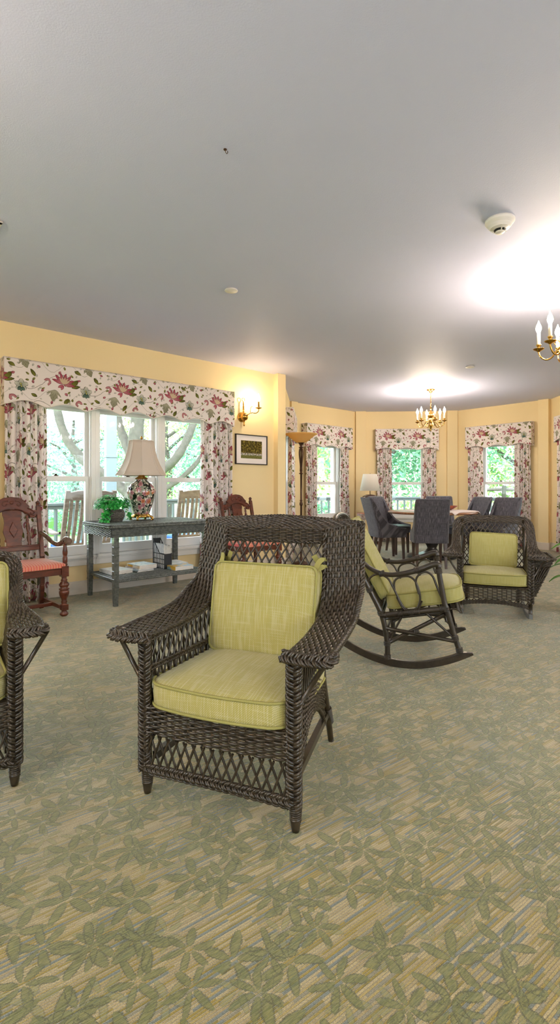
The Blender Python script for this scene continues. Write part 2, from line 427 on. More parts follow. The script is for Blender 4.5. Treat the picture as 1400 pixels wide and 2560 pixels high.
def chintz(name, ground='#faf1ee', T=.60):
    """crewel print: a repeat of lotus flowers, five-lobed flowers, rosettes, curled leaves and buds on wandering stems"""
    g = NT(name); uv = g.coord('UV')
    wob = g.vm('ADD', uv, g.vm('SCALE', g.vm('SUBTRACT', g.noise(uv, 22, 2, out=1), (.5, .5, .5)), sc=.016))
    wx, wy, _ = g.sep(wob)
    def rel(w, c): return g.math('SUBTRACT', g.math('MULTIPLY', g.math('FRACT', g.math('ADD', g.math('MULTIPLY', g.math('SUBTRACT', w, c), 1 / T), .5)), T), T / 2)
    def motif(cx, cy, rot, k, R, W, fan=2 * PI, r0=.0, power=1.0):
        """k petals spread over an angle `fan` about direction rot"""
        lim = (k - 1) / 2; lo, hi = (-lim, lim) if k % 2 else (-lim - .5, lim - .5)
        if fan > 6.2: lo, hi = -99, 99
        n = g.node('ShaderNodeGroup'); n.node_tree = FAN; g.set(n.inputs[0], wob)
        for q, v_ in enumerate((cx, cy, math.cos(rot), math.sin(rot), k / fan, 0 if k % 2 else .5, lo, hi, R, r0, W, power, T)): n.inputs[q + 1].default_value = v_
        return n.outputs[0], n.outputs[1], n.outputs[2], None
    def paint_(col, me, c0, c1, ec, ea=1.0):
        m, e, t, r = me
        return g.mix(g.math('MULTIPLY', e, ea), g.mix(m, col, g.mix(t, S2L(c0), S2L(c1))), S2L(ec))
    col = S2L(ground)
    # stems
    for ph, yc, am, fq in ((0, .33, .085, 1), (2.2, .06, .075, 1), (.9, .19, .05, 2), (3.4, .48, .05, 2)):
        d = g.math('ABSOLUTE', rel(g.math('SUBTRACT', wy, g.math('MULTIPLY', g.math('SINE', g.math('ADD', g.math('MULTIPLY', wx, 2 * PI * fq / T), ph)), am)), yc))
        col = g.mix(g.math('MULTIPLY', g.math('LESS_THAN', d, .0024 if fq == 1 else .0016), .85), col, S2L('#6f655a' if fq == 1 else '#978d82'))
    m, e, t, r, _ = g.petals(wob, 15, 1, .46, .10, .02, 2, .95, .7, .55); col = g.mix(g.math('MULTIPLY', e, .8), g.mix(m, col, g.mix(t, S2L('#dcd6ce'), S2L('#aeaba2'))), S2L('#807d75'))
    m, e, t, r, _ = g.petals(wob, 13, 1, .46, .10, .0, 5, .95, .7, .5); col = g.mix(e, g.mix(m, col, g.mix(t, S2L('#55581f'), S2L('#a8a55a'))), S2L('#4d4b2b'))
    # grey oak leaves, olive curled leaves
    for cx_, cy_, ro, R, W in ((.085, .26, -1.75, .115, .030), (.40, .53, -1.2, .10, .028), (.56, .10, -2.2, .09, .024)):
        col = paint_(col, motif(cx_, cy_, ro, 1, R, W), '#b9b49c', '#8f8d74', '#6d6b56', .8); col = paint_(col, motif(cx_, cy_, ro, 5, R * .75, W * .28, 2.2), '#b9b49c', '#9b987f', '#6d6b56', .7)
    for cx_, cy_, ro, R, W in ((.235, .31, .75, .105, .021), (.245, .30, .25, .085, .013), (.51, .37, 2.2, .075, .016), (.17, .12, 1.0, .08, .017), (.47, .20, -.4, .06, .014), (.335, .44, 2.7, .07, .016), (.02, .52, .4, .075, .017), (.29, .02, 2.0, .07, .016)):
        col = paint_(col, motif(cx_, cy_, ro, 1, R, W), '#8c8b3c', '#4f521d', '#3f3f1e')
    # five-lobed flowers
    for cx_, cy_, ro in ((.385, .27, .3), (.095, .56, 1.1)):
        col = paint_(col, motif(cx_, cy_, ro, 5, .060, .021, power=.6), '#8f9684', '#dedbd0', '#38433f'); col = paint_(col, motif(cx_, cy_ - .012, ro - 1.9, 3, .048, .013, 1.9), '#33504d', '#6f8a7d', '#2c3a38')
        col = paint_(col, motif(cx_, cy_, ro, 2, .022, .008), '#a8a348', '#d5cf86', '#4a4a2a')
    # lotus flowers
    for cx_, cy_, ro in ((.165, .325, 1.35), (.465, .015, 1.8)):
        col = paint_(col, motif(cx_, cy_, ro, 7, .112, .0145, 3.3), '#c98a92', '#a83a50', '#75263a'); col = paint_(col, motif(cx_, cy_, ro, 5, .078, .011, 1.9), '#d9c9a8', '#d8bba0', '#8a4a50', .8)
        col = paint_(col, motif(cx_, cy_ - .01, ro + 2.6, 2, .055, .011, 1.3), '#b04a5e', '#cf7f8a', '#75263a')
    # ringed rosettes and buds
    for cx_, cy_, ro in ((.015, .33, .6), (.315, .145, 2.2)):
        col = paint_(col, motif(cx_, cy_, ro, 11, .036, .0052, 4.2, .012), '#e3b3b2', '#b24a5e', '#7f2a3c', .9)
    for cx_, cy_, ro in ((.12, .42, .9), (.205, .215, 2.4), (.30, .37, .4), (.49, .30, 1.6), (.555, .46, 2.8), (.05, .12, 1.2), (.27, .52, .2), (.40, .10, 2.1), (.56, .23, .8)):
        col = paint_(col, motif(cx_, cy_, ro, 1, .034, .0095), '#8f2f45', '#d78e98', '#6b2233'); 
    th = g.noise(uv, 900, 1)
    b = g.bsdf(col, .8, 0, .2, th, .0006, .3, 0, .2)
    tr = g.node('ShaderNodeBsdfTranslucent'); g.set(tr.inputs[0], col)
    mx = g.node('ShaderNodeMixShader'); mx.inputs[0].default_value = .2
    g.t.links.new(b.outputs[0], mx.inputs[1]); g.t.links.new(tr.outputs[0], mx.inputs[2]); g.t.links.new(mx.outputs[0], g.out.inputs[0])
    return g.m
M_CHINTZ = chintz('floral_chintz')

def wicker(name, dark, lite, rough=.34):
    g = NT(name); p = g.coord(); n = g.noise(p, 38, 4, .65)
    c = g.ramp(n, [(.32, S2L(dark)), (.72, S2L(lite))])
    g.bsdf(c, rough, 0, .55, g.noise(p, 300, 2), .0006, .3, .1); return g.m
M_WICK = wicker('dark_brown_wicker', '#251d14', '#44392b', .28)
M_WICK_T = wicker('charcoal_wicker', '#474b4a', '#6e7471', .2)
M_BENT = wicker('brown_rattan_pole', '#28221b', '#3e352b', .3)

def tweed(name, base, hi, lo, s=1.0, amt=.8, dots=.5):
    g = NT(name); p = g.coord(); x, y, z = g.sep(p); q = g.math('ADD', y, z)
    a = g.math('SINE', g.math('MULTIPLY', x, 1050 * s)); b = g.math('SINE', g.math('MULTIPLY', q, 1050 * s))
    w = g.math('MULTIPLY', g.math('ADD', g.math('MULTIPLY', a, b), 1), .5)
    sl = g.noise(g.comb(g.math('MULTIPLY', x, 230 * s), g.math('MULTIPLY', q, 9 * s)), 1, 1, .5, '2D')
    sl2 = g.noise(g.comb(g.math('MULTIPLY', x, 9 * s), g.math('MULTIPLY', q, 230 * s)), 1, 1, .5, '2D')
    c = g.mix(g.math('MULTIPLY', g.smooth(sl, .45, .66), amt), S2L(base), S2L(hi)); c = g.mix(g.math('MULTIPLY', g.smooth(sl2, .56, .72), amt * .7), c, S2L(hi))
    c = g.mix(g.math('MULTIPLY', w, dots), c, S2L(lo))
    g.bsdf(c, .85, 0, .2, w, .0008, .4, 0, .25); return g.m
M_CUSH = tweed('lime_tweed', '#bab06a', '#d8d2ae', '#857c3e', .8, .45, .75)
M_PIPE = simple('lime_piping', '#989252', .8, nscale=400, namt=.3)
M_CUSH2 = tweed('sage_tweed', '#a8a362', '#bcb78c', '#8c864a', 1.0, .4, .4)
M_GREY = tweed('charcoal_upholstery', '#3b3a42', '#77757e', '#2b2a30', 1.1, .75, .3)
M_BLACK = simple('black_seat_leather', '#25262b', .42)
M_LEG = wood('espresso_wood', '#33211a', '#4f362b')
M_MAHOG = wood('mahogany', '#3c190f', '#713522', (4, 4, 14), .3, .35)
M_MAHOG_ARM = wood('sheen_mahogany', '#4f3a32', '#7d655a', (4, 14, 4), .25, .4)  # grey sheen of the arms is mixed into this wood colour
M_BRASS = simple('polished_brass', '#c99b4e', .16, 1.0, nscale=14, namt=.12)
M_BRONZE = simple('oil_rubbed_bronze', '#4a3327', .4, .6, nscale=30, namt=.3)
M_BLACKPL = simple('black_plastic', '#1d1f24', .4)
M_PAPER = simple('paper_stack', '#e9e6e0', .6)
M_WHITE = simple('white_plastic', '#e8e4e0', .4)
M_CREAMW = simple('cream_wax_sleeve', '#f6ecd8', .5)

def striped():
    g = NT('red_striped_seat'); x, y, z = g.sep(g.coord())
    f = g.math('FRACT', g.math('MULTIPLY', x, 46)); f2 = g.math('FRACT', g.math('ADD', g.math('MULTIPLY', x, 46), .35))
    c = g.mix(g.math('LESS_THAN', f, .2), S2L('#d4574f'), S2L('#e6b98c')); c = g.mix(g.math('LESS_THAN', f2, .12), c, S2L('#eed9c9'))
    g.bsdf(c, .6, 0, .3, g.noise(g.coord(), 500, 1), .0006, .3, 0, .2); return g.m
M_STRIPE = striped()

def glass():
    g = NT('window_glass'); tr = g.node('ShaderNodeBsdfTransparent'); tr.inputs[0].default_value = (.97, .985, .98, 1)
    gl = g.node('ShaderNodeBsdfGlossy'); gl.inputs['Roughness'].default_value = .02
    fr = g.node('ShaderNodeFresnel'); fr.inputs[0].default_value = 1.25
    mx = g.node('ShaderNodeMixShader'); g.t.links.new(fr.outputs[0], mx.inputs[0]); g.t.links.new(tr.outputs[0], mx.inputs[1]); g.t.links.new(gl.outputs[0], mx.inputs[2])
    g.t.links.new(mx.outputs[0], g.out.inputs[0]); return g.m
M_GLASS = glass()

def shade(name, col, tr=.35):
    g = NT(name); d = g.node('ShaderNodeBsdfDiffuse'); d.inputs[0].default_value = S2L(col)
    t = g.node('ShaderNodeBsdfTranslucent'); t.inputs[0].default_value = S2L(col)
    mx = g.node('ShaderNodeMixShader'); mx.inputs[0].default_value = tr
    g.t.links.new(d.outputs[0], mx.inputs[1]); g.t.links.new(t.outputs[0], mx.inputs[2]); g.t.links.new(mx.outputs[0], g.out.inputs[0]); return g.m
M_SHADE = shade('silk_lampshade', '#e5d8cc', .25)
M_SHADE_W = shade('white_lampshade', '#fbf4ea', .35)
M_AMBER = shade('amber_glass_bowl', '#f2cf8c', .45)

def urn():
    g = NT('black_ground_floral_porcelain'); p = g.coord(); x, y, z = g.sep(p)
    th = g.math('ARCTAN2', y, x); uv = g.comb(g.math('MULTIPLY', th, .14), z)
    wob = g.vm('ADD', uv, g.vm('SCALE', g.vm('SUBTRACT', g.noise(uv, 20, 2, out=1), (.5, .5, .5)), sc=.02))
    col = S2L('#1e211d')
    for sc, k, R, W, sd, kp, a, b in ((15, 4, .48, .16, 3, 1, '#84867a', '#c9c9bb'), (20, 3, .47, .17, 6, 1, '#5a6e58', '#b9bfae'), (24, 5, .34, .12, 14, .6, '#f4ece0', '#cfc8ba'), (13, 7, .40, .11, 9, .7, '#8f4a58', '#d3a2a8'), (12, 8, .30, .07, 20, .3, '#a94a3a', '#d99a68')):
        m, e, t, r, rr = g.petals(wob, sc, k, R, W, .02, sd, .9, .6, kp)
        col = g.mix(m, col, g.mix(t, S2L(a), S2L(b))); col = g.mix(g.math('MULTIPLY', e, .6), col, S2L('#2a2723'))
    g.bsdf(col, .12, 0, .6, coat=.6); return g.m
M_URN = urn()

def leafmat(name, a, b, rough=.5, tr=.35):
    g = NT(name); oi = g.node('ShaderNodeNewGeometry').outputs['Random Per Island']
    c = g.mix(oi, S2L(a), S2L(b)); b_ = g.bsdf(c, rough, 0, .4)
    t = g.node('ShaderNodeBsdfTranslucent'); g.set(t.inputs[0], c)
    mx = g.node('ShaderNodeMixShader'); mx.inputs[0].default_value = tr
    g.t.links.new(b_.outputs[0], mx.inputs[1]); g.t.links.new(t.outputs[0], mx.inputs[2]); g.t.links.new(mx.outputs[0], g.out.inputs[0]); return g.m
M_IVY = leafmat('ivy_leaf', '#0d7a2c', '#44c256', .35, .2)
M_PLANT = leafmat('houseplant_leaf', '#2c6a1c', '#69a534', .4, .2)
M_MAPLE = leafmat('maple_leaf', '#5d9448', '#bccb5c')
M_TREE = leafmat('tree_leaf', '#5f9a80', '#9cc4a4')
M_TREE2 = leafmat('bright_tree_leaf', '#74a35c', '#bdd08a')
M_BUSH = leafmat('bush_leaf', '#58937a', '#98bfa0')
M_BARK = simple('grey_bark', '#57524c', .9, nscale=9, namt=.5, bump=.03)
M_LAWN = simple('mown_lawn', '#86ab66', .9, nscale=6, namt=.2)
M_PORCHGREY = simple('porch_grey_paint', '#4a565a', .5, nscale=5, namt=.08)
M_PORCHPOST = simple('porch_post_paint', '#6f818c', .5)
M_DECK = simple('porch_deck_paint', '#8b8780', .6, nscale=4, namt=.1)
M_TEAK = wood('weathered_teak', '#4e423d', '#75665f', (4, 4, 16), .6, 0)
M_BLUE = simple('blue_cushion', '#2f5fb4', .8, nscale=60, namt=.25)
SKY, SUN, EXPO, BULB = 7.0, 1.0, 0.55, 300
# ------------------------------------------------------------------ room shell
CEIL = 2.68
th = math.radians(48.4); dL = (math.sin(th), math.cos(th))
Qs = [(-.09, 7.04), (.036, 9.14), (1.42, 10.37), (3.44, 10.25), (4.67, 8.87), (4.55, 6.77)]
WALLS = {'left': (Qs[0], dL)}
for nm, i in (('bay_left', 0), ('bay_front_left', 1), ('bay_back', 2), ('bay_front_right', 3), ('bay_right', 4)):
    a, b = Qs[i], Qs[i + 1]; l = math.dist(a, b); WALLS[nm] = (a, ((b[0] - a[0]) / l, (b[1] - a[1]) / l))
WLEN = {nm: math.dist(Qs[i], Qs[i + 1]) for nm, i in (('bay_left', 0), ('bay_front_left', 1), ('bay_back', 2), ('bay_front_right', 3), ('bay_right', 4))}
def wrot(w):
    d = WALLS[w][1]; return math.atan2(d[1], d[0])
def wpt(w, s, n=0.0, z=0.0):
    (px, py), (dx, dy) = WALLS[w]; return (px + s * dx + n * dy, py + s * dy - n * dx, z)
SMIN, NMAX = -6.6, 7.6
R0 = Qs[5]; dR = (dL[1], -dL[0])
WALLS['right'] = (R0, dR)
n5 = 3.28
cR = (R0[0] + (NMAX - n5) * dR[0], R0[1] + (NMAX - n5) * dR[1])
aL = wpt('left', SMIN)[:2]; cB = (aL[0] + NMAX * dR[0], aL[1] + NMAX * dR[1])
WALLS['rear'] = (cR, (-dL[0], -dL[1])); WALLS['side'] = (cB, (-dR[0], -dR[1]))
WLEN['left'] = 0; WLEN['right'] = NMAX - n5; WLEN['rear'] = math.dist(cR, cB); WLEN['side'] = NMAX

UNITS = [(-3.337, -2.655), (-2.578, -1.896), (-1.813, -1.131)]
BAYZ = (.50, 1.95)
OPEN = {'left': [(s0, s1, .40, 1.95) for s0, s1 in UNITS] + [(-6.35, -5.65, .2, 2.05), (-5.55, -4.85, .2, 2.05), (-4.75, -4.05, .2, 2.05)],  # last three openings are added out of view for daylight
        'rear': [(2.0, 2.9, .5, 2.0), (3.2, 4.1, .5, 2.0), (5.6, 6.5, .5, 2.0), (6.8, 7.7, .5, 2.0)],  # rear and side openings are added out of view for light
        'side': [(1.6, 2.5, .5, 2.0), (2.8, 3.7, .5, 2.0)]}
for w in ('bay_left', 'bay_front_left', 'bay_back', 'bay_front_right', 'bay_right'):
    c = WLEN[w] / 2; OPEN[w] = [(c - .365, c + .365, BAYZ[0], BAYZ[1])]
OPEN['right'] = []

def wall(w, s_a, s_b, label):
    mb = MB(); T = .2
    cuts = sorted(OPEN[w]); s = s_a
    for s0, s1, z0, z1 in cuts:
        mb.box2((s, 0, -.05), (s0, T, CEIL + .02)); mb.box2((s0, 0, -.05), (s1, T, z0)); mb.box2((s0, 0, z1), (s1, T, CEIL + .02)); s = s1
    mb.box2((s, 0, -.05), (s_b, T, CEIL + .02))
    o = mb.build('wall_' + w, M_WALL, None, (*WALLS[w][0], 0), wrot(w))
    tag(o, label, 'wall', kind='structure')
wall('left', SMIN - .2, .0, 'pale yellow wall on the left with the wide three-part window')
wall('bay_left', -.08, WLEN['bay_left'] + .08, 'yellow bay wall seen edge-on behind the floor lamp')
wall('bay_front_left', -.08, WLEN['bay_front_left'] + .08, 'yellow bay wall with a window left of the white-shaded lamp')
wall('bay_back', -.08, WLEN['bay_back'] + .08, 'yellow back wall of the bay behind the dining table')
wall('bay_front_right', -.08, WLEN['bay_front_right'] + .08, 'yellow bay wall to the right of the dining table')
wall('bay_right', -.08, WLEN['bay_right'], 'yellow bay wall at the right edge of the view')
wall('right', 0, WLEN['right'] + .2, 'plain yellow wall continuing right of the bay')
wall('rear', -.2, WLEN['rear'] + .2, 'yellow wall behind the camera with windows added for light')
wall('side', -.2, WLEN['side'] + .2, 'yellow wall behind the camera on the left')

poly = [aL] + Qs + [cR, cB]
cx = sum(p[0] for p in poly) / len(poly); cy = sum(p[1] for p in poly) / len(poly)
def slab(name, z0, z1, mat, label, cat):
    out = []
    for p in poly:
        d = math.hypot(p[0] - cx, p[1] - cy); out.append((cx + (p[0] - cx) * (1 + .12 / d), cy + (p[1] - cy) * (1 + .12 / d)))
    n = len(out); v = [(x, y, z0) for x, y in out] + [(x, y, z1) for x, y in out]; k = np.arange(n); k2 = (k + 1) % n
    mb = MB(); mb.add(v, [k[None, :], (k[::-1] + n)[None, :], np.stack([k2, k, k + n, k2 + n], 1)], False)
    o = mb.build(name, mat); tag(o, label, cat, kind='structure')
slab('floor', -.06, 0, M_CARPET, 'wall-to-wall carpet of sage leaf sprigs on beige and mustard dashes', 'floor')
slab('ceiling', CEIL, CEIL + .1, M_CEIL, 'smooth off-white plaster ceiling', 'ceiling')

# boxed corner pilasters, painted like the walls
def pilaster(i, w, s0, s1, dep, label):
    mb = MB(); mb.box2((s0, -dep, 0), (s1, .02, CEIL)); mb.box2((s0 - .012, -dep - .014, 0), (s1 + .012, -dep + .03, .13))
    o = MB(); o.box2((s0, -dep, 0), (s1, .02, CEIL)); r = o.build('trim_%d' % i, M_WALL, None, (*WALLS[w][0], 0), wrot(w), bevel=.004)
    b = MB(); b.box2((s0 - .013, -dep - .014, 0), (s1 + .013, .01, .13)); b.build('baseboard', M_BASE, r, bevel=.004)
    tag(r, label, 'pilaster', kind='structure')
pilaster(1, 'left', -.145, .0, .09, 'boxed yellow pilaster where the left wall meets the bay')
pilaster(2, 'bay_front_left', -.02, .14, .07, 'boxed yellow pilaster beside the floor lamp')
pilaster(3, 'bay_back', -.02, .19, .07, 'boxed yellow pilaster behind the white-shaded lamp')
pilaster(4, 'bay_back', WLEN['bay_back'] - .19, WLEN['bay_back'] + .02, .07, 'boxed yellow pilaster right of the dining table window')
pilaster(5, 'bay_front_right', WLEN['bay_front_right'] - .20, WLEN['bay_front_right'] - .02, .07, 'boxed yellow pilaster in the right corner of the bay')

def baseboard(w, s0, s1, label):
    mb = MB(); mb.box2((s0, -.016, 0), (s1, .01, .115)); mb.box2((s0, -.010, .11), (s1, .01, .135))
    o = mb.build('baseboard_' + w, M_BASE, None, (*WALLS[w][0], 0), wrot(w), bevel=.003); tag(o, label, 'baseboard', kind='structure')
baseboard('left', SMIN, -.145, 'pale baseboard under the wide three-part window')
for w, t in (('bay_left', 'behind the floor lamp'), ('bay_front_left', 'left of the white-shaded lamp'), ('bay_back', 'behind the dining table'), ('bay_front_right', 'right of the dining table'), ('bay_right', 'at the right edge of the bay')):
    baseboard(w, 0, WLEN[w], 'pale baseboard on the bay wall ' + t)
for w, t in (('right', 'on the wall right of the bay'), ('rear', 'behind the camera'), ('side', 'behind the camera on the left')):
    baseboard(w, 0, WLEN[w], 'pale baseboard ' + t)

# ------------------------------------------------------------------ double-hung windows
NW = [0]
def window(w, s0, s1, z0, z1, label, cl=.09, cr=.09, zr=None, simple_=False):
    NW[0] += 1
    r = thing('window_%d' % NW[0], label, 'window', (*WALLS[w][0], 0), wrot(w), kind='structure')
    zm = zr if zr is not None else 1.195
    f = MB()
    f.box2((s0 - cl, -.02, z0 - .02), (s0 + .004, 0.004, z1 + .1)); f.box2((s1 - .004, -.02, z0 - .02), (s1 + cr, .004, z1 + .1)); f.box2((s0 - cl, -.021, z1 - .004), (s1 + cr, .004, z1 + .1))
    for a, b in ((s0, s0 + .008), (s1 - .008, s1)): f.box2((a, 0, z0), (b, .2, z1))
    f.box2((s0, 0, z1 - .008), (s1, .2, z1))
    for a, b in ((s0, s0 + .014), (s1 - .014, s1)): f.box2((a, .0, z0), (b, .028, z1)); f.box2((a, .066, zm), (b, .072, z1))
    f.build('frame', M_TRIM, r, bevel=.003)
    st = .045
    up = MB(); y0, y1 = .074, .108
    up.box2((s0 + .004, y0, zm - .02), (s0 + st, y1, z1 - .004)); up.box2((s1 - st, y0, zm - .02), (s1 - .004, y1, z1 - .004))
    up.box2((s0 + st, y0, z1 - .05), (s1 - st, y1, z1 - .004)); up.box2((s0 + st, y0, zm - .02), (s1 - st, y1, zm + .022))
    u = up.build('upper_sash', M_TRIM, r, bevel=.003)
    g = MB(); g.box2((s0 + st, .089, zm), (s1 - st, .093, z1 - .03)); g.build('pane', M_GLASS, u)
    lo = MB(); y0, y1 = .03, .066
    lo.box2((s0 + .004, y0, z0 + .002), (s0 + st + .006, y1, zm + .028)); lo.box2((s1 - st - .006, y0, z0 + .002), (s1 - .004, y1, zm + .028))
    lo.box2((s0 + st, y0, z0 + .002), (s1 - st, y1, z0 + .10)); lo.box2((s0 + st, y0, zm - .026), (s1 - st, y1, zm + .028))
    l = lo.build('lower_sash', M_TRIM, r, bevel=.003)
    g = MB(); g.box2((s0 + st, .046, z0 + .08), (s1 - st, .050, zm)); g.build('pane', M_GLASS, l)
    if not simple_:
        k = MB(); c = (s0 + s1) / 2
        k.box2((c - .022, .034, zm + .028), (c + .022, .060, zm + .036)); k.lathe([(0, 0), (.012, 0), (.012, .012), (0, .014)], (c, .047, zm + .036), 10); k.bar((c, .047, zm + .046), (c - .035, .042, zm + .05), .007, .006)
        k.build('sash_lock', M_BRONZE, l)
    s = MB(); s.box2((s0 - cl - .02, -.055, z0 - .03), (s1 + cr + .02, .2, z0 + .001)); s.box2((s0 - cl, -.022, z0 - .105), (s1 + cr, .0, z0 - .03)); s.box2((s0 - cl, -.03, z0 - .05), (s1 + cr, 0, z0 - .03))
    s.build('sill', M_TRIM, r, bevel=.004)
    return r
window('left', *UNITS[0], .40, 1.95, 'left unit of the wide window behind the carved armchair', .09, .039)
window('left', *UNITS[1], .40, 1.95, 'middle unit of the wide window behind the tall-shaded table lamp', .0385, .0415)
window('left', *UNITS[2], .40, 1.95, 'right unit of the wide window beside the floral curtain', .0415, .09)
for w, t in (('bay_left', 'bay window seen edge-on behind the floor lamp'), ('bay_front_left', 'bay window between floor lamp and white-shaded lamp'), ('bay_back', 'bay window straight behind the dining table'), ('bay_front_right', 'bay window right of the dining table'), ('bay_right', 'bay window at the right edge of the view')):
    s0, s1, z0, z1 = OPEN[w][0]; window(w, s0, s1, z0, z1, t)
for w in ('left', 'rear', 'side'):  # unseen windows, added to let more daylight into the room
    for k, (s0, s1, z0, z1) in enumerate(OPEN[w][3 if w == 'left' else 0:]):
        window(w, s0, s1, z0, z1, 'white sash window added for daylight %s, %s' % ({'left': 'farther left on the window wall out of view', 'rear': 'in the wall behind the camera', 'side': 'in the wall behind on the left'}[w], ('first', 'second', 'third', 'fourth')[k]), simple_=True)

# ------------------------------------------------------------------ floral valances and curtains
def valance(w, s0, s1, label, peaks, z_top=2.315, z_low=1.88, amp=.05, dep=.15):
    L = s1 - s0; nx = peaks * 16 + 1; x = np.linspace(0, L, nx)
    bot = z_low + amp * np.abs(np.sin(PI * x / L * peaks)) ** 1.3
    r = thing('valance', label, 'valance', wpt(w, s0), wrot(w), 'floral pelmet valances')
    mb = MB(); nz = 9
    def face(off, flip):
        xs = np.concatenate([[0, 0], x, [L, L]]); ys = np.concatenate([[-.002, -dep], np.full(nx, -dep), [-dep, -.002]])
        bz = np.concatenate([[bot[0], bot[0]], bot, [bot[-1], bot[-1]]])
        arc = np.concatenate([[0], np.cumsum(np.hypot(np.diff(xs), np.diff(ys)))])
        cx_, cy_ = L / 2, 0
        if off:
            xs = np.clip(xs, off, L - off); ys = np.maximum(ys, -dep + off)
        G = np.zeros((len(xs), nz, 3)); UV = np.zeros((len(xs), nz, 2))
        for k, f in enumerate(np.linspace(0, 1, nz)):
            G[:, k, 0] = xs; G[:, k, 1] = ys; G[:, k, 2] = bz + (z_top - bz) * f
            UV[:, k, 0] = arc + s0; UV[:, k, 1] = G[:, k, 2]
        mb.grid(G, uv=UV, smooth=False, flip=flip)
        return xs, ys, bz
    xs, ys, bz = face(0, True); face(.012, False)
    mb.box2((0, -dep, z_top - .012), (L, -.002, z_top))
    mb.build('fabric', M_CHINTZ, r)
    t = MB(); t.tube(np.column_stack([xs, ys - .001, bz]), .0055, 6); t.tube(np.column_stack([xs, ys - .001, np.full(len(xs), z_top)]), .004, 6)
    t.build('welting', M_WELT, r)
    return r
M_WELT = simple('cream_welting', '#e9dfd8', .8)

def curtain(w, s0, s1, label, n0=.075, z_top=1.99, z_bot=.012, folds=6, amp=.028, seed=0, flare=.02, group='floral curtain panels'):
    g = np.random.default_rng(seed); nu = folds * 14 + 1; nv = 26
    u = np.linspace(0, 1, nu); v = np.linspace(0, 1, nv); U, V = np.meshgrid(u, v, indexing='ij')
    ph = U * folds + .18 * np.interp(U, np.linspace(0, 1, folds + 2), g.uniform(-1, 1, folds + 2)) + .05 * np.sin(3 * V + U * 5)
    a = amp * (.55 + .55 * V) * np.interp(U, np.linspace(0, 1, folds + 1), g.uniform(.6, 1.25, folds + 1))
    wv = np.sin(2 * PI * ph)
    off = n0 + a * np.sign(wv) * np.abs(wv) ** .75 + .006 * np.sin(9 * V + 7 * U)
    mid = (s0 + s1) / 2
    S = mid + (s0 - mid + (s1 - s0) * U) * (1 + flare * V * 2) + .01 * np.cos(2 * PI * ph) * V
    P = np.stack([S - mid, -off, z_top + (z_bot - z_top) * V], 2)
    arc = np.concatenate([[0], np.cumsum(np.linalg.norm(np.diff(P[:, -1], axis=0), axis=1))])
    UV = np.stack([np.repeat(arc[:, None], nv, 1) + seed * .37, P[:, :, 2]], 2)
    mb = MB(); mb.grid(P, uv=UV)
    o = mb.build('curtain', M_CHINTZ, None, wpt(w, mid), wrot(w))
    m = o.modifiers.new('Solidify', 'SOLIDIFY'); m.thickness = .003
    return tag(o, label, 'curtain', group)

valance('left', -3.505, -.915, 'long scalloped floral valance over the wide three-part window', 7)
curtain('left', -3.49, -3.12, 'floral curtain left of the wide window, behind the carved armchair', folds=6, seed=1, amp=.042, n0=.09)
curtain('left', -1.37, -.90, 'floral curtain right of the wide window, left of the framed picture', folds=7, seed=2, amp=.042, n0=.09, flare=.03)
for w, tv, tl, tr, sd in (
    ('bay_left', 'floral valance seen edge-on beside the pilaster', 'floral curtain edge-on, the nearer of two beside the pilaster', 'floral curtain edge-on behind the floor lamp shade', 10),
    ('bay_front_left', 'floral valance partly behind the floor lamp bowl', 'floral curtain just right of the floor lamp pole', 'floral curtain left of the white-shaded lamp', 20),
    ('bay_back', 'floral valance under the lit bay chandelier', 'floral curtain right of the white-shaded lamp', 'floral curtain right of the window behind the dining table', 30),
    ('bay_front_right', 'floral valance over the window right of the dining table', 'floral curtain left of the window above the two far dining chairs', 'floral curtain right of the window above the two far dining chairs', 40),
    ('bay_right', 'floral valance cut off by the right edge of the photo', 'floral curtain cut off by the right edge of the photo', 'floral curtain past the right edge, far side of that window', 50)):
    c = WLEN[w] / 2
    valance(w, c - .635, c + .635, tv, 3, z_top=2.305, z_low=1.875)
    curtain(w, c - .60, c - .30, tl, folds=5, seed=sd, amp=.034, n0=.085)
    curtain(w, c + .32, c + .60, tr, folds=5, seed=sd + 1, amp=.034, n0=.085)
# ------------------------------------------------------------------ ceiling and wall fixtures
M_BULB = emit('lit_candle_bulb', '#ffe9cf', BULB)
M_BULB2 = emit('lit_sconce_bulb', '#ffdfb4', BULB * .9)

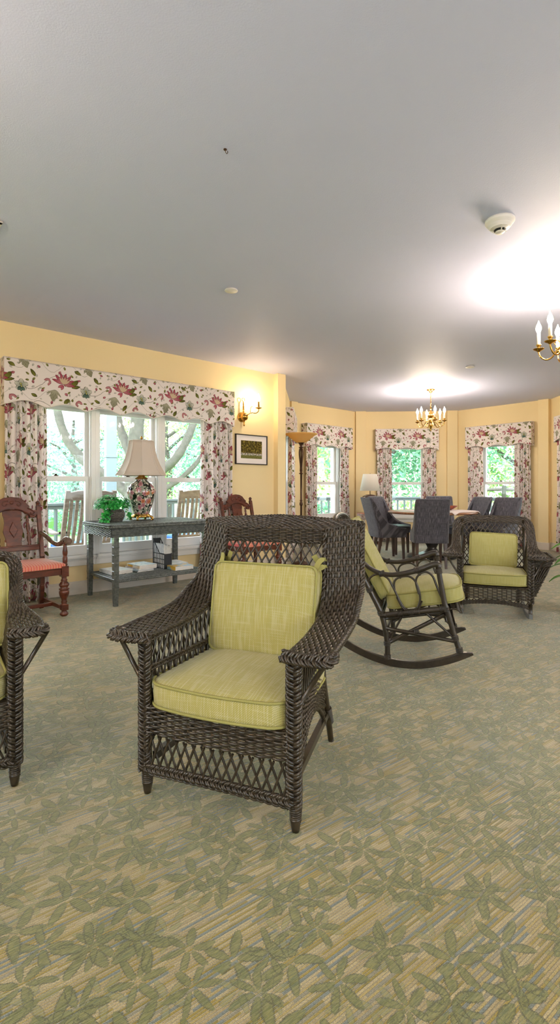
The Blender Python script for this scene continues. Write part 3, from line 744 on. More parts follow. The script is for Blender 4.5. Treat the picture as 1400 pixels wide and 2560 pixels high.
def bulb_prof(s=1.0):
    return [(0, 0), (.007 * s, .0), (.009 * s, .006 * s), (.0155 * s, .022 * s), (.0165 * s, .032 * s), (.013 * s, .046 * s), (.006 * s, .062 * s), (.002 * s, .074 * s), (0, .078 * s)]
CUP = [(0, -.006), (.010, -.006), (.016, .0), (.034, .008), (.040, .014), (.041, .016), (.034, .012), (.014, .006), (.010, .012), (.012, .020), (.009, .026), (.013, .034), (.019, .044), (.019, .048), (.0, .048)]
def make_chandelier(loc, label, rot=0.0):
    r = thing('chandelier', label, 'chandelier', loc, rot, 'brass candle chandeliers')
    c = MB(); c.lathe([(0, 0), (.065, 0), (.066, -.008), (.05, -.018), (.028, -.026), (.024, -.045), (.012, -.060), (0, -.064)], segs=28); c.build('canopy', M_BRASS, r)
    ch = MB()
    for k in range(9):
        z = -.062 - .0235 * k; a = np.linspace(0, 2 * PI, 15)[:-1]
        x = .009 * np.cos(a); q = .016 * np.sin(a); P = np.stack([x, np.zeros_like(x), z - .012 + q], 1) if k % 2 else np.stack([np.zeros_like(x), x, z - .012 + q], 1)
        ch.tube(P, .0028, 6, closed=True)
    ch.build('chain', M_BRASS, r)
    b = MB()
    b.lathe([(0, -.272), (.006, -.275), (.014, -.285), (.008, -.297), (.016, -.308), (.011, -.322), (.014, -.35), (.03, -.372), (.044, -.395), (.048, -.42), (.04, -.445), (.022, -.462), (.026, -.470), (.034, -.482), (.03, -.51), (.02, -.545), (.034, -.56), (.036, -.575), (.028, -.60), (.014, -.63), (.008, -.645), (.011, -.655), (.006, -.668), (0, -.672)], segs=28)
    b.build('body', M_BRASS, r)
    for k in range(6):
        a = k * PI / 3; e = np.array([math.cos(a), math.sin(a), 0])
        arm = MB(); pts = [(.02, -.49), (.05, -.50), (.085, -.535), (.12, -.585), (.16, -.60), (.197, -.575), (.212, -.54), (.213, -.53)]
        P = spline([(p * e[0], p * e[1], z) for p, z in pts], 26); arm.tube(P, .006, 8)
        P = spline([(p * e[0], p * e[1], z) for p, z in [(.06, -.505), (.075, -.47), (.098, -.465), (.105, -.485), (.094, -.495)]], 14); arm.tube(P, .004, 6)
        ar = arm.build('arm', M_BRASS, r)
        p = (.213 * e[0], .213 * e[1], -.524)
        q = MB(); q.lathe(CUP, p, 20); q.build('drip_pan', M_BRASS, ar)
        q = MB(); q.lathe([(0, 0), (.0125, 0), (.0125, .085), (.010, .09), (0, .09)], (p[0], p[1], p[2] + .046), 12); q.build('candle_sleeve', M_CREAMW, ar)
        q = MB(); q.lathe(bulb_prof(1.25), (p[0], p[1], p[2] + .136), 12); q.build('bulb', M_BULB, ar)
    return r
chan = make_chandelier((2.29, 8.02, CEIL), 'lit six-arm brass chandelier hanging in the bay above the dining table', .55)
dup(chan, (2.105, 3.73, CEIL), .42, 'lit brass chandelier cut off by the right edge of the photo')
dup(chan, (-1.9, .9, CEIL), .1, 'brass chandelier added for light, out of view behind the left wicker chair')  # this and the next two are added unseen to brighten the room
dup(chan, (1.3, -1.9, CEIL), .3, 'brass chandelier added for light, out of view behind the camera')  # added unseen lamp, lights the ceiling near the camera
dup(chan, (4.4, 1.3, CEIL), .5, 'brass chandelier added for light, out of view on the far right of the room')  # added unseen lamp, fills from the right

# wall sconce
s = thing('wall_sconce', 'lit brass single-candle sconce between floral curtain and pilaster', 'sconce', wpt('left', -.70, 0, 2.03), wrot('left'))
b = MB(); b.lathe([(0, .0), (.062, .0), (.064, .006), (.05, .012), (.04, .03), (0, .03)], segs=24, M=Rx(PI / 2)); b.lathe([(0, -.052), (.02, -.05), (.042, -.034), (.052, -.01), (.052, .01), (.042, .034), (.02, .05), (0, .052)], (0, -.065, 0), 24)
b.lathe([(0, -.125), (.008, -.118), (.013, -.105), (.007, -.09), (.012, -.075), (.010, -.05), (0, -.05)], (0, -.06, 0), 14); b.build('backplate', M_BRASS, s)
b = MB(); b.lathe([(.010, .05), (.014, .065), (.009, .085), (.014, .10), (.009, .115), (.013, .13), (.008, .15), (.011, .165), (.007, .19), (.009, .20), (0, .202)], (0, -.045, 0), 14)
a = np.linspace(0, 2 * PI, 21)[:-1]; b.tube(np.stack([.022 * np.cos(a), np.full(20, -.045), .224 + .022 * np.sin(a)], 1), .005, 8, closed=True); b.build('stem', M_BRASS, s)
b = MB(); b.tube(spline([(0, -.10, .0), (.02, -.14, .03), (.05, -.17, .045), (.09, -.19, .04), (.125, -.20, .065), (.132, -.20, .10)], 24), .0055, 8)
b.tube(spline([(.03, -.15, .045), (.035, -.155, .10), (.05, -.16, .13), (.06, -.165, .12)], 12), .0035, 6); ar = b.build('arm', M_BRASS, s)
b = MB(); b.lathe([(0, -.01), (.012, -.008), (.038, .004), (.044, .010), (.036, .010), (.014, .006), (.011, .03), (.009, .07), (.011, .095), (0, .095)], (.132, -.20, .105), 20); b.build('drip_pan', M_BRASS, ar)
b = MB(); b.lathe(bulb_prof(1.3), (.132, -.20, .198), 12); b.build('bulb', M_BULB2, ar)

# smoke detector, ceiling discs, hook, vent
s = thing('smoke_detector', 'round white stepped smoke detector on the ceiling above the right chandelier', 'smoke detector', (1.25, 2.95, CEIL))
b = MB(); b.lathe([(0, 0), (.083, 0), (.083, -.012), (.078, -.02), (.066, -.03), (.064, -.034), (.066, -.036), (.056, -.044), (.054, -.05)], segs=40); b.lathe([(.054, -.05), (.04, -.056), (.034, -.058)], segs=40); b.build('base', M_WHITE, s)
b = MB(); b.lathe([(.036, -.056), (.030, -.056), (.030, -.068), (0, -.068)], segs=32); b.build('grille', M_BLACKPL, s)
b = MB(); b.lathe([(0, -.066), (.026, -.066), (.027, -.072), (.022, -.077), (0, -.078)], segs=32)
for k in range(3):
    a = k * 2 * PI / 3 + .4; b.bar((.026 * math.cos(a), .026 * math.sin(a), -.07), (.052 * math.cos(a), .052 * math.sin(a), -.049), .006, .006)
b.build('cap', M_WHITE, s)
for x, y, r_, t in ((-.452, 3.98, .052, 'flat white sprinkler cover disc above the wide floral valance'), (2.366, 6.5, .056, 'flat white sprinkler cover disc near the bay chandelier')):
    b = MB(); b.lathe([(0, 0), (r_ * .9, 0), (r_ * .9, -.006), (r_, -.007), (r_, -.011), (r_ * .96, -.013), (0, -.014)], (0, 0, 0), 36)
    tag(b.build('sprinkler_cover', M_WHITE, None, (x, y, CEIL)), t, 'sprinkler cover', 'sprinkler covers')
b = MB(); b.lathe([(0, 0), (.008, 0), (.008, -.003), (0, -.003)], segs=12); b.tube(spline([(0, 0, -.003), (.001, 0, -.010), (.006, .004, -.018), (.011, .004, -.013), (.010, .003, -.007)], 10), .0016, 6)
tag(b.build('ceiling_hook', M_BRONZE, None, (-.293, 2.332, CEIL)), 'tiny dark hook screwed into the ceiling', 'hook')
v = thing('ceiling_vent', 'white ceiling register whose corner shows at the left edge', 'vent', (-1.687, 2.961, CEIL), wrot('left'))
b = MB(); W_ = .34
for a0, a1 in (((-W_, 0), (0, .03)), ((-W_, W_ - .03), (0, W_)), ((-W_, 0), (-W_ + .03, W_)), ((-.03, 0), (0, W_))): b.box2((*a0, -.012), (*a1, 0))
b.build('frame', M_WHITE, v, bevel=.003)
b = MB()
for k in range(11): b.bar((-W_ + .03, .045 + k * .025, -.006), (-.03, .045 + k * .025, -.006), .016, .002, (0, .6, .8))
b.build('louvre', M_WHITE, v)

# framed photograph
def photo_art():
    g = NT('garden_photograph'); x, y, z = g.sep(g.coord()); uv = g.comb(x, z)
    n = g.noise(uv, 34, 6, .7); n2 = g.noise(uv, 90, 4, .7)
    tree = g.ramp(n, [(.35, S2L('#1c190b')), (.5, S2L('#4a3f14')), (.6, S2L('#8a7c2f')), (.75, S2L('#c3b27a'))])
    low = g.ramp(n2, [(.35, S2L('#3b3a22')), (.52, S2L('#6c6f33')), (.7, S2L('#8f8d5a'))])
    mid = g.ramp(g.noise(uv, 60, 5, .8), [(.40, S2L('#2a2a20')), (.5, S2L('#8a8a80')), (.56, S2L('#f1eee6')), (.66, S2L('#b8623a'))])
    f1 = g.smooth(g.math('ADD', z, g.math('MULTIPLY', n, .05)), -.015, -.035); f2 = g.smooth(g.math('ADD', z, g.math('MULTIPLY', n2, .03)), -.05, -.07)
    g.bsdf(g.mix(f2, g.mix(f1, tree, mid), low), .15, 0, .5); return g.m
p = thing('framed_picture', 'framed garden photograph with white mat, right of the long curtain', 'picture', wpt('left', -.542, .002, 1.61), wrot('left'))
b = MB(); w_, h_ = .265, .198
for a0, a1 in (((-w_, -h_), (w_, -h_ + .012)), ((-w_, h_ - .012), (w_, h_)), ((-w_, -h_), (-w_ + .012, h_)), ((w_ - .012, -h_), (w_, h_))): b.box2((a0[0], -.026, a0[1]), (a1[0], 0, a1[1]))
b.build('frame', simple('black_frame', '#221c18', .35), p, bevel=.002)
b = MB(); b.box2((-w_ + .01, -.012, -h_ + .01), (w_ - .01, -.001, h_ - .01)); b.build('mat', simple('mat_board', '#f2e9e6', .7), p)
b = MB(); b.box2((-.175, -.014, -.118), (.175, -.011, .118)); b.build('print', photo_art(), p)

# torchiere floor lamp
f = thing('floor_lamp', 'tall bronze torchiere with amber glass bowl in front of the bay', 'floor lamp', (.19, 7.25, 0))
b = MB(); b.lathe([(0, 0), (.135, 0), (.137, .012), (.12, .024), (.07, .034), (.04, .05), (.025, .07), (.02, .10), (0, .10)], segs=32); b.build('base', M_BRONZE, f)
b = MB(); b.lathe([(.013, .09), (.013, .84), (.020, .85), (.024, .87), (.020, .89), (.014, .90), (.019, .915), (.019, .925), (.013, .93), (.013, 1.30), (.030, 1.305), (.032, 1.312), (.016, 1.32), (.016, 1.40), (0, 1.40)], segs=16); b.build('pole', M_BRONZE, f)
b = MB()
for k in range(4):
    a = k * PI / 2 + .5; e = (math.cos(a), math.sin(a)); P = spline([(rr * e[0], rr * e[1], z) for rr, z in [(.016, 1.34), (.014, 1.42), (.026, 1.52), (.034, 1.60), (.026, 1.66), (.014, 1.68)]], 20); b.tube(P, .0065, 7)
b.lathe([(0, 1.40), (.008, 1.40), (.008, 1.68), (.034, 1.685), (.034, 1.692), (.014, 1.70), (.03, 1.74), (.052, 1.758), (.05, 1.762), (0, 1.762)], segs=18); b.build('cage', M_BRONZE, f)
b = MB(); b.lathe([(.03, 1.752), (.06, 1.758), (.11, 1.785), (.155, 1.825), (.20, 1.862), (.24, 1.880), (.238, 1.885), (.196, 1.868), (.15, 1.832), (.105, 1.792), (.055, 1.765), (.0, 1.76)], segs=40); b.build('bowl_shade', M_AMBER, f)
# ------------------------------------------------------------------ wicker armchairs
def mirror(P):
    Q = np.array(P, float).copy(); Q[:, 0] *= -1; return Q
CH_A = dict(
    inner=[(.268, -.02, .575), (.266, .10, .575), (.262, .22, .580), (.256, .34, .598), (.246, .42, .630), (.238, .465, .69), (.233, .485, .77), (.231, .505, .86), (.230, .517, .925)],
    outer=[(.408, -.025, .575), (.406, .10, .582), (.402, .23, .588), (.398, .36, .606), (.394, .44, .645), (.388, .525, .69), (.382, .555, .76), (.377, .572, .85), (.374, .595, .950)],
    inn_top=(.52, .93), out_top=(.605, .972), px=.285, arm_z=.565, rear=(.232, .605), skirt=.058, sharp=True, seat=(.33, .42))
CH_B = dict(
    inner=[(.268, -.01, .53), (.268, .10, .53), (.270, .18, .538), (.281, .26, .572), (.287, .34, .638), (.284, .42, .702), (.270, .468, .744), (.235, .490, .772), (.170, .500, .782)],
    outer=[(.395, -.015, .526), (.400, .10, .530), (.384, .19, .540), (.352, .275, .572), (.345, .36, .635), (.344, .44, .712), (.332, .50, .776), (.290, .530, .815), (.210, .545, .828)],
    inn_top=(.503, .785), out_top=(.55, .832), px=.275, arm_z=.515, rear=(.225, .55), skirt=.0, sharp=False, seat=(.28, .37))

def wicker_chair(name, label, cat, spec, loc, rotz, mat, rows=14, fine=1.0, rocker=False, pocket=False, group=None, dz=0.0):
    R = thing(name, label, cat, loc, rotz, group); sp_ = spec['sharp']
    I = np.array(spec['inner'], float); O = np.array(spec['outer'], float)
    if dz:
        I[:, 2] -= dz * .4 * np.clip((I[:, 2] - .6) / .15, 0, 1); O[:, 2] -= dz * .4 * np.clip((O[:, 2] - .65) / .15, 0, 1)
        for q in (I, O): q[:, 2] += dz * np.clip((.80 - q[:, 2]) / .25, 0, 1)
        O[:, 0] -= .03 * np.clip((.80 - O[:, 2]) / .2, 0, 1)
    px = spec['px']; az = spec['arm_z'] + dz; zb, zt = spec['seat']; zb += dz; zt += dz
    bi, zi = spec['inn_top']; bo, zo = spec['out_top']; zi -= dz * .4; zo -= dz * .4
    Ic = spline(I, 60); Oc = spline(O, 60)
    def ruled(A, B, crown=.0):
        def S(U, V):
            U = np.asarray(U, float); V = np.asarray(V, float); t = np.linspace(0, 1, len(A))
            a = np.stack([np.interp(U, t, A[:, k]) for k in range(3)], -1); b = np.stack([np.interp(U, t, B[:, k]) for k in range(3)], -1)
            return a + (b - a) * V[..., None]
        return S
    L = plen(Oc); st = max(16, int(L / (.026 / fine)))
    # arm bands: from the front of the arm up to the corner of the back
    for sg in (1, -1):
        A, B = (Ic, Oc) if sg == 1 else (mirror(Oc), mirror(Ic))
        mb = MB(); weave(mb, ruled(resample(A, 90), resample(B, 90)), rows if sp_ else max(8, int(rows * .75)), st, .0062 / fine ** .5, .0030)
        arm = mb.build('arm', mat, R)
        e = MB(); Oe = Oc if sg == 1 else mirror(Oc); Ie = Ic if sg == 1 else mirror(Ic)
        twist(e, Oe, .0062, .0058, .045, 3); twist(e, Ie + np.array([0, 0, -.003]), .004, .0045, .04, 2)
        f0, f1 = Ie[0] + np.array([-.018 * sg, -.006, -.004]), Oe[0] + np.array([0, -.004, -.004])
        P = spline([f0, (f0 * .5 + f1 * .5) + np.array([0, -.012, 0]), f1, Oe[3]], 24)
        braid(e, P, np.array([0, -.75, .66]), .036, .007, .0052)
        e.build('arm_border', mat, arm)
    # top band across the back
    n = 40; c0 = Ic[-1]; c1 = Oc[-1]; x = np.linspace(1, -1, n)
    q = (1 - np.abs(x)) ** .8
    A = np.stack([c0[0] * x, c0[1] + (bi - c0[1]) * q, c0[2] + (zi - c0[2]) * q], 1); B = np.stack([c1[0] * x, c1[1] + (bo - c1[1]) * q, c1[2] + (zo - c1[2]) * q], 1)
    mb = MB(); weave(mb, ruled(A, B), max(8, int(rows * .8)) if sp_ else 6, int(c1[0] * 2 / (.026 / fine)), .0060 / fine ** .5, .0030); 
    top = mb.build('top_band', mat, R)
    e = MB(); twist(e, B, .0062, .0058, .045, 3); twist(e, A, .004, .0045, .04, 2); e.build('top_border', mat, top)
    zk = zi - spec['skirt']
    if spec['skirt']:
        mb = MB(); weave(mb, lambda U, V: np.stack([(.5 - U) * 2 * c0[0], bi - .003 + 0 * U, zk + (zi - zk) * V], -1), 8, 15, .0042)
        twist(mb, np.stack([np.linspace(c0[0], -c0[0], 30), np.full(30, bi), np.full(30, zk)], 1), .005, .005, .04, 2)
        mb.build('skirt', mat, top)
    # back panel lattice between inner edges
    xb = .236 if spec['sharp'] else .264
    mb = MB(); b0 = spec['inner'][4][1] + .03
    S = lambda U, V: np.stack([(.5 - U) * 2 * xb, b0 + (bi - b0) * V, zt - .04 + (zk - zt + .04) * V], -1)
    lattice(mb, S, 13, .62, .0042, .0036, pts=18)
    for sg in (1, -1):
        mb.tube([(sg * xb, b0, zb - .02), (sg * xb, (b0 + bi) / 2, (zt + zk) / 2), (sg * xb, bi, zk + .02)], .011, 8)
    mb.tube([(-xb, b0 + .01, zt + .02), (xb, b0 + .01, zt + .02)], .007, 6)
    mb.build('back_panel', mat, R)
    # front posts (braided) with wrapped feet
    zf = .155 if rocker else .095
    for sg in (1, -1):
        mb = MB(); P = np.array([(sg * px, -.004, z) for z in np.linspace(zf - .012, az + .004, 30)])
        mb.tube(P + np.array([0, .016, 0]), .0165, 8)
        braid(mb, P, np.array([sg * .18, -1., 0]), .046, .009, .0062, .075)
        post = mb.build('front_post', mat, R)
        if not rocker:
            ft = MB(); wrap(ft, (sg * px, .012, zf + .005), (sg * px, .012, .035), .020, .0165, .0036, .0072); ft.lathe([(0, 0), (.012, 0), (.0145, .012), (.018, .034), (.018, .05), (0, .05)], (sg * px, .012, 0), 14); ft.build('foot', mat, post)
        else:
            ft = MB(); ft.tube([(sg * px, .012, zf + .01), (sg * px, .02, .045)], [.018, .015], 10); ft.build('foot', mat, post)
        b = MB(); b.tube([(sg * (px + .016), 0, az - .155), (sg * (spec['outer'][0][0] - .012), -.008, az + .0)], .0085, 8); b.build('arm_brace', mat, R)
    # rear legs
    rx, rb = spec['rear']
    for sg in (1, -1):
        mb = MB(); P = spline([(sg * xb, b0 + .005, zt + .03), (sg * xb, b0 + .01, zb), (sg * (rx + .004), (rb + b0) / 2, .17), (sg * rx, rb, .0 if not rocker else .03)], 16)
        mb.tube(P, np.linspace(.018, .0125, 16), 10); wrap(mb, (sg * (rx + .003), (rb + b0) / 2, .175), (sg * (rx + .002), (rb * .8 + b0 * .2), .10), .018, .016, .0034, .0072)
        mb.build('rear_leg', mat, R)
    # seat frame, deck and front apron
    mb = MB()
    fr = [(-px + .01, .0, zb - .012), (px - .01, .0, zb - .012), (xb, b0, zb - .012), (-xb, b0, zb - .012)]
    for k in range(4): mb.tube([fr[k], fr[(k + 1) % 4]], .012, 8)
    for k in range(12):
        y = .03 + (b0 - .05) * k / 11; wx = px + (xb - px) * y / b0 - .015; mb.tube([(-wx, y, zb - .006), (wx, y, zb - .006)], .005, 6)
    zs = .13
    if not rocker:
        for sg in (1, -1): mb.bar((sg * (px - .02), .03, zs), (sg * (rx - .0), rb - .06, zs + .02), .022, .026)
        mb.bar((-px + .05, .26, zs + .01), (px - .05, .26, zs + .01), .022, .02)
    mb.build('seat_frame', mat, R)
    w_ = px - .018
    ab = zb - (.10 if not rocker else .115)
    mb = MB(); weave(mb, lambda U, V: np.stack([-w_ + 2 * w_ * U, -.012 - .012 * np.sin(PI * U) , ab + (zb - .005 - ab) * V], -1), 11 if fine >= 1 else 9, int(17 * fine), .0046)
    mb.build('apron', mat, R)
    mb = MB()
    if not rocker:
        zl = .112
        zlow = lambda U: zl + .012 * np.sin(PI * U)
        S = lambda U, V: np.stack([-w_ + 2 * w_ * U, -.012 - .012 * np.sin(PI * U), zlow(U) + (ab - zlow(U)) * V], -1)
        lattice(mb, S, 15, .085, .0042, .0034)
        u = np.linspace(-.02, 1.02, 40); P = np.stack([-w_ + 2 * w_ * u, -.014 - .012 * np.sin(PI * np.clip(u, 0, 1)), zl + .012 * np.sin(PI * np.clip(u, 0, 1)) - .012], 1)
        braid(mb, P + np.array([0, 0, .006]), np.array([0, -1., .2]), .024, .006, .0048, .06); twist(mb, P - np.array([0, 0, .012]), .004, .0042, .05, 2)
    else:
        u = np.linspace(0, 1, 40)
        for dz_, r_ in ((0, .0055), (-.011, .0055), (-.022, .005)):
            zz = .125 + (ab - .012 - .125) * np.sin(PI * u) ** .7 + dz_
            twist(mb, np.stack([-w_ + 2 * w_ * u, np.full(40, -.012), zz], 1), .004, r_ * .8, .05, 2)
        S = lambda U, V: np.stack([-w_ + 2 * w_ * U, -.012 + 0 * U, (.125 + (ab - .012 - .125) * np.sin(PI * U) ** .7) * (1 - V) + ab * V], -1)
        lattice(mb, S, 11, .05, .0035, .003)
    mb.build('front_lattice', mat, R)
    # side panels: lattice under the arm, stakes, woven lower side with arched edge
    for sg in (1, -1):
        mb = MB(); xs = px - .02
        tA = np.linspace(0, 1, len(Ic)); ymax = b0
        kk = Ic[:, 1] < ymax - .005; bs = Ic[kk][:, 1]; zs_ = Ic[kk][:, 2]; xs_ = Ic[kk][:, 0]
        zin = lambda y: np.interp(y, bs, zs_); xin = lambda y: np.interp(y, bs, xs_)
        zmid = zt + .035
        S = lambda U, V: np.stack([sg * (xin(U * ymax) * V + (px - .015 + (xb - px + .01) * U) * (1 - V)), U * ymax + .01, zmid + (zin(U * ymax) - .012 - zmid) * V], -1)
        lattice(mb, S, int(12 * fine + 1), .11, .0040, .0034)
        S2 = lambda U, V: np.stack([sg * (px - .015 + (xb - px + .01) * U), U * ymax + .01, zb + (zmid - zb) * V], -1)
        lattice(mb, S2, int(12 * fine + 1), .06, .0040, .0034)
        u = np.linspace(0, 1, 24); braid(mb, S(u, 0 * u), np.array([sg * 1., 0, 0]), .018, .005, .0045, .05)
        braid(mb, S(u, 0 * u + 1), np.array([sg * 1., 0, 0]), .018, .005, .0045, .05)
        for k in range(int(15 * fine)):
            y = .02 + (ymax - .03) * k / (15 * fine - 1); mb.tube([(sg * (px + .002 + (xb - px) * y / ymax), y, zb + .0), (sg * (xin(y) + .02), y, zin(y) - .01)], .0036, 6)
        low = lambda U: (.155 if rocker else .135) + (zb - .05 - .135) * np.sin(PI * np.clip(U, 0, 1)) ** .8
        S3 = lambda U, V: np.stack([sg * (px + .006 + (xb - px) * U), U * (b0 + .02), low(U) + (zb + .035 - low(U)) * V], -1)
        weave(mb, S3, 14 if fine >= 1 else 10, int(20 * fine), .0040)
        twist(mb, S3(u, 0 * u), .005, .0048, .045, 3)
        mb.build('side_panel', mat, R)
    if rocker:
        for sg in (1, -1):
            mb = MB(); y = np.linspace(-.12, .72, 24); z = .012 + .30 * (y - .27) ** 2; n = len(y); xx = sg * (px - .01)
            G = np.stack([np.stack([np.full(n, xx + a), y, z + b], 1) for a, b in ((-.013, -.012), (.013, -.012), (.013, .026), (-.013, .026))], 1)
            mb.grid(G, cv=True, smooth=False); mb.ngon(G[0]); mb.ngon(G[-1][::-1]); mb.build('rocker_runner', M_RUN, R, bevel=.003)
    if pocket:
        mb = MB(); sg = 1; x0 = px + .012
        rim = [np.array(p) for p in ((x0, -.005, az - .012), (x0 + .165, .05, az + .0), (x0 + .165, .33, az + .01), (x0, .40, az + .02))]
        bot = [np.array(p) for p in ((x0, .02, zb - .075), (x0 + .03, .06, zb - .085), (x0 + .03, .32, zb - .085), (x0, .38, zb - .075))]
        for k in range(3):
            S = lambda U, V, k=k: (rim[k][None, :] * (1 - U.ravel()[:, None]) + rim[k + 1][None, :] * U.ravel()[:, None]).reshape(*U.shape, 3) * np.asarray(V)[..., None] + ((bot[k][None, :] * (1 - U.ravel()[:, None]) + bot[k + 1][None, :] * U.ravel()[:, None]).reshape(*U.shape, 3)) * (1 - np.asarray(V)[..., None])
            def Sv(U, V, S=S):
                U, V = np.broadcast_arrays(np.asarray(U, float), np.asarray(V, float)); return S(U, V)
            Lk = np.linalg.norm(rim[k + 1] - rim[k]); nst = max(5, int(Lk / .025))
            weave(mb, lambda U, V, S=Sv: S(U, .80 + .20 * V), 6, nst, .0048)
            lattice(mb, lambda U, V, S=Sv: S(U, .42 + .38 * V), nst, .22 if k != 1 else .13, .0045, .004)
            weave(mb, lambda U, V, S=Sv: S(U, .42 * V), 9, nst, .0048)
        P = np.array([rim[0], rim[1] + np.array([.012, -.008, 0]), rim[2], rim[3]]); twist(mb, resample(P, 60), .006, .006, .05, 3)
        mb.build('magazine_pocket', mat, R)
    return R
M_RUN = simple('worn_runner_paint', '#6e6f70', .4)

def cang(u):
    return math.atan2(u[1], u[0])
def loc2(O, a, x, y, z=0):
    return (O[0] + x * math.cos(a) - y * math.sin(a), O[1] + x * math.sin(a) + y * math.cos(a), z)

A_O = (-.246, 1.694); A_R = math.radians(-21.0)
wicker_chair('wicker_armchair', 'large dark brown wicker armchair with lattice back, front centre on the carpet', 'armchair', CH_A, (*A_O, 0), A_R, M_WICK)
cushion('seat_cushion', 'lime tweed box cushion on the seat of the large front wicker armchair', 'cushion', M_CUSH, .545, .50, .078, loc2(A_O, A_R, 0, .238, .372), A_R, r=.07, crown=.028, bow=.028, taper=.08)
c = cushion('back_cushion', 'upright lime tweed cushion tied to the back of the large front wicker armchair', 'cushion', M_CUSH, .455, .36, .06, loc2(A_O, A_R, .0, .412, .60), A_R, M=Rx(math.radians(80)), r=.03, crown=.02, bow=0)
for sg in (1, -1):
    t = MB()
    for k in range(2):
        P = spline([(sg * .215, .02, .165), (sg * (.222 + .01 * k), .05, .195 - .02 * k), (sg * (.235 + .005 * k), .075, .205 - .03 * k), (sg * .236, .10, .165 - .02 * k), (sg * (.222 - .03 * k), .075, .20 + .02 * k)], 14)
        T = unit(np.gradient(P, axis=0)); side = unit(np.cross(T, [0, -1, .2])); t.grid(np.stack([P - side * .011, P + side * .011], 1)); t.grid(np.stack([P - side * .011, P + side * .011], 1) + np.array([0, -.003, 0]), flip=True)
    t.build('tie', M_PIPE, c)

B_R = cang((.835, .55)); B_O = (-1.235, 1.69)
wicker_chair('wicker_armchair', 'dark wicker armchair with rounded back, cut off by the left edge of the photo', 'armchair', CH_B, (*B_O, 0), B_R, M_WICK, rows=13, dz=.045)
cushion('seat_cushion', 'lime tweed seat cushion in the chair cut off by the left edge', 'cushion', M_CUSH, .50, .45, .078, loc2(B_O, B_R, 0, .215, .375), B_R, r=.06, crown=.026, bow=.025, taper=.08)
cushion('back_cushion', 'lime tweed back cushion in the chair cut off by the left edge', 'cushion', M_CUSH, .48, .34, .06, loc2(B_O, B_R, .035, .36, .61), B_R, M=Rx(math.radians(77)), r=.03, crown=.02, bow=0)

C_R = math.radians(-20); C_O = (1.742, 4.215)
wicker_chair('wicker_rocking_chair', 'dark wicker rocking chair with side pocket facing the camera near the dining table', 'rocking chair', CH_B, (*C_O, 0), C_R, M_WICK, rows=11, fine=.85, rocker=True, pocket=True)
cushion('seat_cushion', 'sage seat cushion in the far wicker rocking chair', 'cushion', M_CUSH2, .515, .46, .085, loc2(C_O, C_R, 0, .205, .335), C_R, r=.06, crown=.024, bow=.03, taper=.08)
cushion('back_cushion', 'sage back cushion leaning in the far wicker rocking chair', 'cushion', M_CUSH2, .395, .295, .06, loc2(C_O, C_R, .0, .375, .535), C_R, M=Ry(math.radians(2)) @ Rx(math.radians(76)), r=.03, crown=.02, bow=0)

# ------------------------------------------------------------------ bentwood rattan rocker (side view); local x = forward, y = away from camera side
RO = (.6875, 3.069); RA = math.atan2(-.263, .965); WD = .55
R = thing('rattan_rocking_chair', 'brown bent-rattan rocking chair in profile with looped arm sides', 'rocking chair', (*RO, 0), RA)
def rail(mb, pts, r, n=24, y=None, sides=10):
    P = spline(np.array([(p[0], 0 if y is None else y, p[1]) if len(p) == 2 else p for p in pts], float), n); mb.tube(P, r, sides); return P
def wrapring(mb, p, axis, r, n=4):
    a = np.array(axis, float); a /= np.linalg.norm(a); x = np.cross(a, [0, 1, 0]); x /= np.linalg.norm(x); y = np.cross(a, x); th_ = np.linspace(0, 2 * PI, 13)[:-1]
    for k in range(n):
        c = np.array(p) + a * (k - (n - 1) / 2) * .0055; mb.tube(c + r * (np.cos(th_)[:, None] * x + np.sin(th_)[:, None] * y), .0034, 5, closed=True)
def skid_z(t): return (t - .03) ** 2 / (2 * .68)
